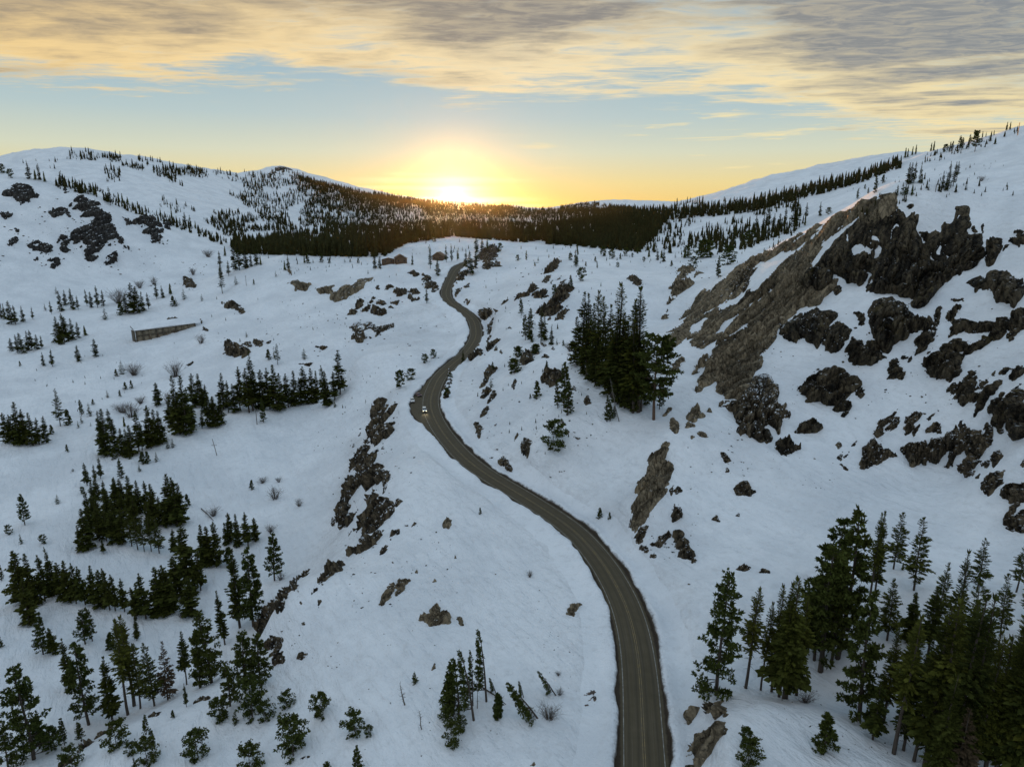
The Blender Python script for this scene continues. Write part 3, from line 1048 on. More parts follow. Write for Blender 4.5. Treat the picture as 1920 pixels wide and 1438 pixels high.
    me = mesh_np(name, vv[use] - origin, mp[f], [mat or M_ROCK], False, {'tone': tone.ravel()[use]})
    ROCK_COUNT[0] += len(f)
    return link(name, me, loc=origin)
# ------------------------------------------------------------------ trees
def leaf_mat(name, dark, light, warm, hue=0.35):
    m_, T, b = new_mat(name)
    tc = T.add('ShaderNodeTexCoord').outputs['Object']
    oi = T.add('ShaderNodeObjectInfo').outputs['Random']
    n = T.noise(tc, 9.0, 4, 0.6)
    c = T.mix(T.ss(n, 0.35, 0.68), dark, light)
    c = T.mix(T.m('MULTIPLY', oi, hue), c, warm)
    g = T.add('ShaderNodeNewGeometry').outputs['Random Per Island']
    c = T.mix(T.m('MULTIPLY', T.m('POWER', g, 1.5), 0.7), c, tuple(v * 1.5 for v in light))
    T.put(b.inputs['Base Color'], c)
    b.inputs['Roughness'].default_value = 0.75
    b.inputs['Specular IOR Level'].default_value = 0.03
    return m_


M_FIR = leaf_mat('fir_needles', (0.014, 0.020, 0.006), (0.056, 0.064, 0.015), (0.066, 0.058, 0.010))
M_PINE = leaf_mat('pine_needles', (0.016, 0.026, 0.007), (0.064, 0.078, 0.020), (0.070, 0.064, 0.012))
M_LIGHT = leaf_mat('yellow_green_needles', (0.022, 0.028, 0.006), (0.085, 0.090, 0.018), (0.100, 0.085, 0.012))
M_FAR = leaf_mat('far_needles', (0.010, 0.012, 0.005), (0.030, 0.029, 0.010), (0.03, 0.026, 0.008))
M_RED = leaf_mat('browned_needles', (0.055, 0.040, 0.024), (0.085, 0.060, 0.040), (0.075, 0.06, 0.03))
M_BARK = flat_mat('bark', (0.060, 0.044, 0.033), 0.9, 0.45, 2.5)
M_REDBARK = flat_mat('red_bark', (0.105, 0.060, 0.038), 0.9, 0.4, 2.5)
M_DEAD = flat_mat('weathered_wood', (0.13, 0.115, 0.10), 0.9, 0.35, 3.0)
M_TWIG = flat_mat('bare_twigs', (0.10, 0.078, 0.062), 0.9, 0.3, 3.0)


def tube(P, rads, sides=6):
    P = np.asarray(P, float)
    n = len(P)
    t = np.gradient(P, axis=0); t /= np.linalg.norm(t, axis=1)[:, None]
    up = np.array([0.31, 0.17, 0.93]) if abs(t[0][2]) < 0.9 else np.array([1.0, 0.1, 0])
    x = np.cross(t, up); x /= np.linalg.norm(x, axis=1)[:, None]
    y = np.cross(t, x)
    a = np.linspace(0, 2 * pi, sides, endpoint=False)
    V = P[:, None] + np.asarray(rads)[:, None, None] * (np.cos(a)[None, :, None] * x[:, None] + np.sin(a)[None, :, None] * y[:, None])
    i = np.arange(n - 1)[:, None]; j = np.arange(sides)[None]
    f = np.stack([(i * sides + j), (i * sides + (j + 1) % sides), ((i + 1) * sides + (j + 1) % sides), ((i + 1) * sides + j)], -1).reshape(-1, 4)
    return V.reshape(-1, 3), f


class Parts:
    def __init__(self):
        self.V = []; self.F4 = []; self.F3 = []; self.n = 0

    def add(self, V, f):
        f = np.asarray(f)
        V = np.asarray(V).reshape(-1, 3)
        (self.F4 if f.shape[1] == 4 else self.F3).append(f + self.n)
        self.V.append(V); self.n += len(V)

    def mesh(self, name, mat, sm=False):
        fs = []
        if self.F4: fs.append(np.concatenate(self.F4))
        if self.F3: fs.append(np.concatenate(self.F3))
        return mesh_np(name, np.concatenate(self.V), fs, [mat], sm)


def quads_from(p, d, l, n, w):
    """diamond sprays: start p, direction d, length l, side normal n, width w"""
    s = np.cross(d, n); s /= np.maximum(np.linalg.norm(s, axis=-1, keepdims=True), 1e-9)
    l = l[..., None]; w = w[..., None]
    V = np.stack([p, p + d * l * 0.45 + s * w, p + d * l, p + d * l * 0.45 - s * w], -2).reshape(-1, 3)
    return V, np.arange(len(V)).reshape(-1, 4)


def fir_meshes(seed, whorls=42, nbr=6, r0=0.125, base=0.07, nspray=4, droop=0.25, ragged=0.3, flag=False, top_bare=0.0, leaf=None, sprayw=0.40, bark=None, slen=1.0):
    r = np.random.default_rng(seed)
    lev = base + (0.985 - base) * (np.linspace(0, 1, whorls) ** 0.92)
    lev = np.repeat(lev, nbr) + r.normal(0, 0.006, whorls * nbr)
    prof = np.clip((1 - lev) / (1 - base), 0.02, 1)
    L = r0 * (0.10 + 0.90 * prof ** 0.80) * (1 - 0.35 * np.exp(-(lev - base) / 0.08))
    L *= 1 + ragged * r.normal(0, 0.8, L.shape).clip(-1.4, 1.2)
    L *= 1 + 0.22 * np.sin(lev * 23 + seed)          # layered, gappy outline
    L = np.maximum(L, 0.008)
    if flag:
        az = pi + r.normal(0, 0.62, L.shape)
    else:
        az = r.uniform(0, 2 * pi, L.shape)
    el = 0.55 * (1 - prof) - droop * prof + r.normal(0, 0.12, L.shape)
    fw = np.stack([np.cos(az) * np.cos(el), np.sin(az) * np.cos(el), np.sin(el)], 1)
    lat = np.stack([-np.sin(az), np.cos(az), 0 * az], 1)
    org = np.stack([0 * lev, 0 * lev, lev], 1)
    G = Parts()
    ss = np.linspace(0.22, 0.92, nspray)
    for s in ss:
        for sg in (-1, 1):
            k = len(L)
            d = fw * 0.75 + lat * sg * (0.75 + 0.2 * r.normal(0, 1, (k, 1))) + np.array([0, 0, -0.12]) + r.normal(0, 0.12, (k, 3))
            d /= np.linalg.norm(d, axis=1)[:, None]
            l = L * (0.62 - 0.30 * s) * r.uniform(0.7, 1.25, k) * slen
            nrm = np.array([0, 0, 1.0]) + r.normal(0, 0.45, (k, 3))
            V, f = quads_from(org + fw * (L * s)[:, None], d, l, nrm, l * sprayw)
            G.add(V, f)
    nrm = np.array([0, 0, 1.0]) + r.normal(0, 0.5, (len(L), 3))
    V, f = quads_from(org + fw * (L * 0.6)[:, None], fw, L * 0.5, nrm, L * 0.13)
    G.add(V, f)
    # leader
    a = r.uniform(0, 2 * pi, 10)
    d = np.stack([np.cos(a) * 0.35, np.sin(a) * 0.35, np.ones(10)], 1); d /= np.linalg.norm(d, axis=1)[:, None]
    V, f = quads_from(np.stack([0 * a, 0 * a, np.full(10, 0.955)], 1), d, np.full(10, 0.05), np.stack([np.sin(a), np.cos(a), 0 * a], 1), np.full(10, 0.007))
    G.add(V, f)
    W = Parts()
    z = np.linspace(-0.03, 0.985, 9)
    bend = 0.006 * np.sin(z * 5 + seed)
    tr = 0.0125 * (1 - z / 1.03) + 0.0015
    V, f = tube(np.stack([bend * (z > 0.02), bend * 0.6, z], 1), tr, 6); W.add(V, f)
    # dead lower limbs
    for k in range(16):
        zz = r.uniform(base * 0.5, 0.45); a = r.uniform(0, 2 * pi); ll = r.uniform(0.03, 0.08)
        if flag: a = pi + r.normal(0, .6)
        V, f = tube([(0, 0, zz), (cos(a) * ll * .5, sin(a) * ll * .5, zz - ll * .08), (cos(a) * ll, sin(a) * ll, zz - ll * .3)], [0.0022, 0.0015, 0.0006], 3); W.add(V, f)
    return W.mesh('trunk', bark or M_BARK, True), G.mesh('crown', leaf or M_FIR)


def pine_meshes(seed, nlev=22, nbr=4, r0=0.17, base=0.14, tuft=0.030, leaf=None, bark=None, shape=0.75, flag=False, nblade=9, rnd=False):
    r = np.random.default_rng(seed)
    W, G = Parts(), Parts()
    z = np.linspace(-0.03, 0.98, 10)
    bx = 0.012 * np.sin(z * 4.2 + seed); by = 0.012 * np.sin(z * 3.1 + seed * 2)
    bx -= bx[0]; by -= by[0]
    V, f = tube(np.stack([bx, by, z], 1), 0.0155 * (1 - z / 1.04) + 0.002, 7); W.add(V, f)
    P, D, S = [], [], []
    for i in range(nlev):
        t = base + (0.975 - base) * (i / (nlev - 1)) ** 0.9
        for k in range(nbr):
            tt = t + r.normal(0, 0.012)
            prof = np.clip((1 - tt) / (1 - base), 0.03, 1)
            if rnd:
                Lb = r0 * math.sqrt(max(0.05, 1 - (2 * (tt - base) / (1 - base) - 0.9) ** 2 * 0.75)) * r.uniform(0.55, 1.15)
            else:
                Lb = r0 * (0.12 + 0.88 * prof ** shape) * r.uniform(0.5, 1.2)
            a = r.uniform(0, 2 * pi) if not flag else pi + r.normal(0, 0.7)
            el = 0.55 * (1 - prof) - 0.06 + r.normal(0, 0.13)
            ox, oy = np.interp(tt, z, bx), np.interp(tt, z, by)
            o = np.array([ox, oy, tt])
            d = np.array([cos(a) * cos(el), sin(a) * cos(el), sin(el)])
            up = np.array([0, 0, 1.0])
            pts = [o, o + d * Lb * 0.5 - up * Lb * 0.03, o + d * Lb + up * Lb * 0.10]
            V, f = tube(pts, [0.0038 * (0.4 + prof), 0.0026 * (.4 + prof), 0.0011], 3); W.add(V, f)
            for s in ((0.45, 0.66, 0.84, 1.0) if Lb > 0.06 else (0.6, 1.0)):
                c0 = pts[0] + (pts[2] - pts[0]) * s
                P.append(c0 + r.normal(0, 0.006, 3)); D.append(d); S.append(tuft * r.uniform(0.75, 1.25))
                if Lb > 0.07:
                    for sg in (-1, 1):
                        if r.random() < 0.75:
                            q = np.array([-sin(a), cos(a), 0]) * sg * Lb * r.uniform(0.12, 0.30) * (1.15 - s * 0.6)
                            P.append(c0 + q + up * r.uniform(-.2, .5) * tuft); D.append(d * 0.6 + q / np.linalg.norm(q) * 0.7 + up * .2); S.append(tuft * r.uniform(0.7, 1.15))
    for k in range(4):
        P.append(np.array([bx[-1], by[-1], 0.955 + 0.012 * k])); D.append(np.array([0, 0, 1.0])); S.append(tuft * 0.9)
    P = np.array(P); D = np.array(D); S = np.array(S)
    D /= np.linalg.norm(D, axis=1)[:, None]
    for k in range(nblade):
        d = D * 0.75 + r.normal(0, 0.62, P.shape) + np.array([0, 0, 0.15])
        d /= np.linalg.norm(d, axis=1)[:, None]
        V, f = quads_from(P, d, S * r.uniform(0.8, 1.3, len(S)), r.normal(0, 1, P.shape), S * 0.24)
        G.add(V, f)
    return W.mesh('trunk', bark or M_BARK, True), G.mesh('crown', leaf or M_PINE)


def snag_meshes(seed):
    r = np.random.default_rng(seed)
    W = Parts()
    z = np.linspace(-0.03, 1.0, 9)
    V, f = tube(np.stack([0.03 * np.sin(z * 4 + seed), 0.02 * np.sin(z * 6), z], 1), 0.020 * (1 - z) + 0.003, 6); W.add(V, f)
    B = Parts()
    for k in range(34):
        zz = r.uniform(0.15, 0.95); a = r.uniform(0, 2 * pi); l = r.uniform(0.05, 0.2) * (1.1 - zz * 0.7)
        o = np.array([0.03 * sin(zz * 4 + seed), 0.02 * sin(zz * 6), zz]); d = np.array([cos(a), sin(a), r.uniform(-0.1, 0.5)])
        V, f = tube([o, o + d * l * .55, o + d * l + np.array([0, 0, 0.04 * r.normal()])], [0.006, 0.004, 0.0015], 3); B.add(V, f)
    return W.mesh('trunk', M_DEAD, True), B.mesh('branches', M_DEAD)


def shrub_mesh(seed, n=70, spread=0.8, mat=None):
    r = np.random.default_rng(seed)
    B = Parts()
    for k in range(n):
        a = r.uniform(0, 2 * pi); sp = r.uniform(0.05, spread); h = r.uniform(0.45, 1.0)
        o = np.array([cos(a) * 0.12 * r.random(), sin(a) * 0.12 * r.random(), -0.08])
        m1 = o + np.array([cos(a) * sp * .45, sin(a) * sp * .45, h * .6]); e = o + np.array([cos(a) * sp, sin(a) * sp, h]) + r.normal(0, 0.05, 3)
        V, f = tube([o, m1, e], [0.010, 0.007, 0.003], 3); B.add(V, f)
        for q in range(2):
            e2 = m1 + (e - m1) * r.uniform(0.2, .6); e3 = e2 + r.normal(0, 0.16, 3) + np.array([0, 0, 0.14])
            V, f = tube([e2, e3], [0.006, 0.003], 3); B.add(V, f)
    return B.mesh('stems', mat or M_TWIG)


def blob_fir(seed, layers=9, pts=7, r0=0.15):
    """light tree for the middle distance: ragged skirts of boughs"""
    r = np.random.default_rng(seed)
    G = Parts()
    for i in range(layers):
        t0 = 0.05 + 0.86 * i / layers
        rad = r0 * (1 - t0) ** 0.8 * r.uniform(0.8, 1.15) + 0.012
        hgt = 1.75 / layers * (1 - 0.3 * t0)
        for k in range(pts):
            a = 2 * pi * (k + r.random() * 0.7) / pts
            rr_ = rad * r.uniform(0.6, 1.25); w = 0.55 + 0.3 * r.random()
            zlow = t0 - hgt * 0.15 * r.random()
            V = np.array([(0, 0, t0 + hgt), (cos(a - w) * rr_ * .6, sin(a - w) * rr_ * .6, zlow + hgt * .3), (cos(a) * rr_, sin(a) * rr_, zlow), (cos(a + w) * rr_ * .6, sin(a + w) * rr_ * .6, zlow + hgt * .3)])
            G.add(V, [[0, 1, 2, 3]])
    W = Parts()
    V, f = tube([(0, 0, -0.03), (0, 0, 0.45), (0, 0, 0.97)], [0.014, 0.009, 0.002], 5); W.add(V, f)
    return W.mesh('trunk', M_BARK), G.mesh('crown', M_FIR)


def build_tree_library():
    L = {}
    L['f'] = [fir_meshes(11), fir_meshes(12, r0=0.115, droop=0.35), fir_meshes(13, r0=0.14, ragged=0.4), fir_meshes(14, r0=0.105, base=0.16, ragged=0.35)]
    L['t'] = [fir_meshes(21, whorls=62, nbr=8, r0=0.105, base=0.08, nspray=7, slen=0.6, sprayw=0.34), fir_meshes(22, whorls=66, nbr=7, r0=0.095, base=0.18, nspray=7, droop=0.1, slen=0.6, sprayw=0.34), fir_meshes(23, whorls=58, nbr=7, r0=0.105, base=0.30, nspray=7, ragged=0.5, slen=0.6, sprayw=0.34)]
    L['T'] = [fir_meshes(25, whorls=84, nbr=8, r0=0.088, base=0.22, nspray=9, slen=0.40, sprayw=0.28, leaf=M_LIGHT, ragged=0.4), fir_meshes(26, whorls=76, nbr=7, r0=0.080, base=0.38, nspray=9, slen=0.42, sprayw=0.26, ragged=0.5, leaf=M_LIGHT), fir_meshes(27, whorls=80, nbr=8, r0=0.095, base=0.15, nspray=9, slen=0.40, sprayw=0.28)]
    L['o'] = [fir_meshes(31, whorls=38, nbr=6, r0=0.145, base=0.16, nspray=6, droop=0.05, ragged=0.35, sprayw=0.2, slen=0.7), fir_meshes(32, whorls=34, nbr=6, r0=0.13, base=0.25, nspray=6, droop=0.05, sprayw=0.2, slen=0.7)]
    L['r'] = [fir_meshes(35, whorls=30, nbr=5, r0=0.14, base=0.1, leaf=M_RED, sprayw=0.2)]
    L['p'] = [pine_meshes(41), pine_meshes(42, nlev=20, r0=0.20, base=0.18), pine_meshes(43, nlev=24, nbr=4, r0=0.15, base=0.10)]
    L['P'] = [pine_meshes(51, nlev=22, nbr=4, r0=0.22, base=0.06, tuft=0.028), pine_meshes(52, nlev=22, nbr=4, r0=0.20, base=0.12, tuft=0.026)]
    L['g'] = [pine_meshes(55, nlev=17, nbr=4, r0=0.25, base=0.28, tuft=0.036, bark=M_REDBARK, shape=0.4, rnd=True)]
    L['w'] = [pine_meshes(61, nlev=9, nbr=5, r0=0.42, base=0.04, tuft=0.072, rnd=True, nblade=7), pine_meshes(62, nlev=9, nbr=5, r0=0.36, base=0.10, tuft=0.072, rnd=True, nblade=7), pine_meshes(63, nlev=8, nbr=5, r0=0.5, base=0.04, tuft=0.08, rnd=True, nblade=7)]
    L['y'] = [fir_meshes(71, whorls=15, nbr=6, r0=0.20, base=0.03, nspray=3, ragged=0.35, sprayw=0.36), pine_meshes(72, nlev=12, nbr=4, r0=0.24, base=0.04, tuft=0.06)]
    L['k'] = [pine_meshes(81, nlev=18, nbr=3, r0=0.17, base=0.18, tuft=0.028, flag=True, nblade=7), pine_meshes(82, nlev=15, nbr=4, r0=0.22, base=0.08, tuft=0.036, flag=True, nblade=7)]
    L['c'] = [pine_meshes(85, nlev=14, nbr=6, r0=0.17, base=0.02, tuft=0.055, rnd=True)]
    L['m'] = [blob_fir(91), blob_fir(92, 8, 6, 0.13), blob_fir(93, 10, 7, 0.17), blob_fir(94, 8, 7, 0.14)]
    L['s'] = [snag_meshes(95), snag_meshes(96)]
    return L


LIB = build_tree_library()
PROTO = {}
TREE_STAT = {'n': 0}
KIND_WORDS = {'f': 'dark conifer', 't': 'tall full conifer', 'o': 'open-branched conifer', 'r': 'browning conifer', 'p': 'tufted pine', 'P': 'large bushy pine', 'g': 'old red-barked pine',
              'w': 'low bushy pine', 'y': 'young conifer', 'k': 'wind-flagged pine', 'c': 'stubby columnar pine', 's': 'bare dead snag'}
CAT = {'w': 'pine tree', 'p': 'pine tree', 'P': 'pine tree', 'g': 'pine tree', 'k': 'pine tree', 'c': 'pine tree', 's': 'dead tree', 'y': 'young tree'}
OBJ = {'w': 'pine_tree', 'p': 'pine_tree', 'P': 'pine_tree', 'g': 'pine_tree', 'k': 'pine_tree', 'c': 'pine_tree', 's': 'dead_tree', 'y': 'young_tree'}


def place_tree(u, vb, h, kind, label, group, top=None, wmul=1.0):
    """a tree standing where the land lies at photo point (u, vb), h photo pixels tall"""
    p = ground_low(u, vb)
    if p is None:
        return None
    R = math.hypot(p[0], p[1])
    rt = np.array([p[1], -p[0], 0]) / R
    if top is None:
        tu, tv = None, vb - h
        # solve the height for the top's photo row
        k = -(tv - CV) / F
        # k = yc/zc with z raised by H
        zc = p[1] * CP - p[2] * SP; yc = p[1] * SP + p[2] * CP
        Hm = (k * zc - yc) / (CP + k * SP)
        axis = np.array([0, 0, 1.0])
    else:
        # lean sideways across the view
        a_, b_ = (top[0] - CU) / F, -(top[1] - CV) / F
        zc = p[1] * CP - p[2] * SP; yc = p[1] * SP + p[2] * CP
        # (x+s*rx)=a*(zc + s*ry*CP - Hm*SP) ; yc + s*ry*SP + Hm*CP = b*(zc + s*ry*CP - Hm*SP)
        A_ = np.array([[rt[0] - a_ * rt[1] * CP, a_ * SP], [rt[1] * SP - b_ * rt[1] * CP, CP + b_ * SP]])
        s_, hz = np.linalg.solve(A_, np.array([a_ * zc - p[0], b_ * zc - yc]))
        axis = rt * s_ + np.array([0, 0, hz])
        Hm = float(np.linalg.norm(axis)); axis = axis / Hm
    Hm = float(np.clip(Hm, 0.6, 60))
    small = h < 22 and kind in 'fty' and top is None
    lk = 'm' if (small and kind != 'y') else ('T' if (kind == 't' and h > 165) else kind)
    var = LIB[lk]
    vi = int(rng.integers(len(var)))
    tr, cr = var[vi]
    name = OBJ.get(kind, 'conifer_tree')
    root = bpy.data.objects.new(name, None)
    root.empty_display_size = 0.5
    COL.objects.link(root)
    root.location = p
    import mathutils
    q = mathutils.Vector((0, 0, 1)).rotation_difference(mathutils.Vector(axis))
    spin = rng.uniform(0, 2 * pi) if kind != 'k' else -atan2(p[0], p[1]) + rng.normal(0, 0.2)
    root.rotation_mode = 'QUATERNION'
    tilt = mathutils.Euler((rng.normal(0, 0.02), rng.normal(0, 0.02), 0)).to_quaternion() if top is None else mathutils.Quaternion()
    root.rotation_quaternion = q @ tilt @ mathutils.Euler((0, 0, spin)).to_quaternion()
    w = wmul * rng.uniform(0.85, 1.2)
    root.scale = (Hm * w, Hm * w, Hm)
    for key, me, nm in (('t', tr, 'trunk'), ('c', cr, 'branches' if kind == 's' else 'crown')):
        pk = (lk, vi, key)
        if pk not in PROTO:
            o = bpy.data.objects.new(nm, me); PROTO[pk] = o
        else:
            o = PROTO[pk].copy()
        COL.objects.link(o)
        o.parent = root
    tag(root, label, CAT.get(kind, 'conifer tree'), group)
    TREE_STAT['n'] += 1
    return root


ORD = ['', 'first', 'second', 'third', 'fourth', 'fifth', 'sixth', 'seventh', 'eighth', 'ninth', 'tenth', 'eleventh', 'twelfth', 'thirteenth', 'fourteenth', 'fifteenth', 'sixteenth', 'seventeenth', 'eighteenth', 'nineteenth', 'twentieth', 'twenty-first', 'twenty-second', 'twenty-third', 'twenty-fourth', 'twenty-fifth']


def nth(i, n, what='left'):
    if n == 1:
        return ''
    if i == 0:
        return ', leftmost of all'
    if i == n - 1:
        return ', rightmost of all'
    if i < len(ORD) - 1 and i <= n / 2:
        return ', %s from the left' % ORD[i + 1]
    if n - 1 - i < len(ORD) - 1:
        return ', %s from the right' % ORD[n - i]
    return ', towards the middle'


def scatter_forest(name, label_zones, mat, seed, tri_layers=6):
    """one mass of far trees: each is a small ragged stack of boughs"""
    r = np.random.default_rng(seed)
    Ps, Hs = [], []
    for z in label_zones:
        poly, cnt, h0, h1, thr, nsc = z
        poly = np.array(poly, float)
        mn, mx = poly.min(0), poly.max(0)
        got = 0; tries = 0
        while got < cnt and tries < cnt * 14:
            tries += 1
            u = r.uniform(mn[0], mx[0]); v = r.uniform(mn[1], mx[1])
            if poly_sd(np.array([u]), np.array([v]), poly)[0] <= 0:
                continue
            if thr is not None and vnoise(np.array([u / nsc]), np.array([v / (nsc * 0.45)]), seed)[0] * 0.6 + vnoise(np.array([u / nsc * 2.7]), np.array([v / (nsc * 0.45) * 2.7]), seed + 3)[0] * 0.4 < thr:
                continue
            p = ground(u, v)
            if p is None:
                continue
            Ps.append(p); Hs.append(r.uniform(h0, h1) * (0.5 + 0.8 * r.random() ** 1.6))
            got += 1
    P = np.array(Ps); H = np.array(Hs); n = len(P)
    VV = []; FF = []
    k0 = 0
    for i in range(tri_layers):
        t0 = 0.04 + 0.82 * i / tri_layers
        hg = 1.7 / tri_layers
        rad = (0.15 * (1 - t0) ** 0.85 + 0.012)
        m_ = 5 if i < tri_layers - 1 else 4
        a = r.uniform(0, 2 * pi, n)[:, None] + np.arange(m_)[None] * 2 * pi / m_ + r.normal(0, 0.2, (n, m_))
        rr_ = rad * H[:, None] * r.uniform(0.7, 1.25, (n, m_))
        x = np.cos(a) * rr_; y = np.sin(a) * rr_
        zlow = (t0 - hg * 0.1 * r.random((n, m_))) * H[:, None]
        ring = np.stack([x, y, zlow], -1)
        topv = np.stack([np.zeros(n), np.zeros(n), (t0 + hg) * H], -1)[:, None]
        V = np.concatenate([topv, ring], 1) + P[:, None]
        b0 = k0 + np.arange(n)[:, None] * (m_ + 1)
        j = np.arange(m_)[None]
        FF.append(np.stack([np.broadcast_to(b0, (n, m_)), b0 + 1 + j, b0 + 1 + (j + 1) % m_], -1).reshape(-1, 3))
        VV.append(V.reshape(-1, 3)); k0 += n * (m_ + 1)
    me = mesh_np(name, np.concatenate(VV), np.concatenate(FF), [mat])
    return link(name, me, kind='stuff'), n


def scatter_stones(name, zones, mat, seed):
    """chips of stone, cones and bark poking through the snow: too many and too small to count"""
    r = np.random.default_rng(seed)
    g = (1 + 5 ** 0.5) / 2
    I = np.array([(-1, g, 0), (1, g, 0), (-1, -g, 0), (1, -g, 0), (0, -1, g), (0, 1, g), (0, -1, -g), (0, 1, -g), (g, 0, -1), (g, 0, 1), (-g, 0, -1), (-g, 0, 1)]) / 1.9
    Fi = np.array([(0, 11, 5), (0, 5, 1), (0, 1, 7), (0, 7, 10), (0, 10, 11), (1, 5, 9), (5, 11, 4), (11, 10, 2), (10, 7, 6), (7, 1, 8), (3, 9, 4), (3, 4, 2), (3, 2, 6), (3, 6, 8), (3, 8, 9), (4, 9, 5), (2, 4, 11), (6, 2, 10), (8, 6, 7), (9, 8, 1)])
    VV, FF = [], []
    k = 0
    for (poly, cnt, s0, s1, nsc, thr) in zones:
        poly = np.array(poly, float); mn, mx = poly.min(0), poly.max(0)
        got = t = 0
        while got < cnt and t < cnt * 12:
            t += 1
            u, v = r.uniform(mn[0], mx[0]), r.uniform(mn[1], mx[1])
            if poly_sd(np.array([u]), np.array([v]), poly)[0] < 0 or vnoise(np.array([u / nsc]), np.array([v / nsc]), seed)[0] < thr:
                continue
            p = ground(u, v)
            if p is None:
                continue
            i = int(np.argmin((road_c[:, 0] - p[0]) ** 2 + (road_c[:, 1] - p[1]) ** 2))
            if math.hypot(road_c[i, 0] - p[0], road_c[i, 1] - p[1]) < 8:
                continue
            s = np.linalg.norm(p) / F * (s0 + (s1 - s0) * r.random() ** 3)
            q = I * r.uniform(0.55, 1.25, (12, 1)) * (s * np.array([r.uniform(.7, 1.8), r.uniform(.7, 1.3), r.uniform(.5, 1.0)]))
            a = r.uniform(0, 6.28); c, d = cos(a), sin(a)
            q = np.stack([q[:, 0] * c - q[:, 1] * d, q[:, 0] * d + q[:, 1] * c, q[:, 2]], 1)
            VV.append(q + p); FF.append(Fi + k); k += 12; got += 1
    return link(name, mesh_np(name, np.concatenate(VV), np.concatenate(FF), [mat], False, {'tone': np.repeat(r.random(k // 12), 12)}), kind='stuff')
# ------------------------------------------------------------------ survey of the rocks (traced on enlarged prints)
FR = {'A': (0, 240, 2.995), 'B': (640, 240, 2.995), 'C': (1280, 220, 2.995), 'D': (0, 600, 2.995), 'E': (640, 600, 2.995), 'F': (1280, 600, 2.995), 'G': (0, 960, 3), 'H': (640, 960, 3), 'I': (1280, 960, 3),
      'z6': (1240, 480, 3.994), 'z4b': (1380, 360, 5.53), 'z5b': (1640, 380, 5.993), 'z7': (1560, 600, 3.594), 'z8': (600, 740, 4.794), 'z3b': (640, 460, 5.99), 'z4': (940, 460, 5.333), 'z1': (0, 300, 5.818),
      'zg': (1060, 520, 5.137), 'zk': (820, 1180, 6.535), 'z3': (1600, 220, 6.0)}


def pp(fr, s):
    ox, oy, k = FR[fr]
    return [(ox + float(a.split(',')[0]) / k, oy + float(a.split(',')[1]) / k) for a in s.split()]


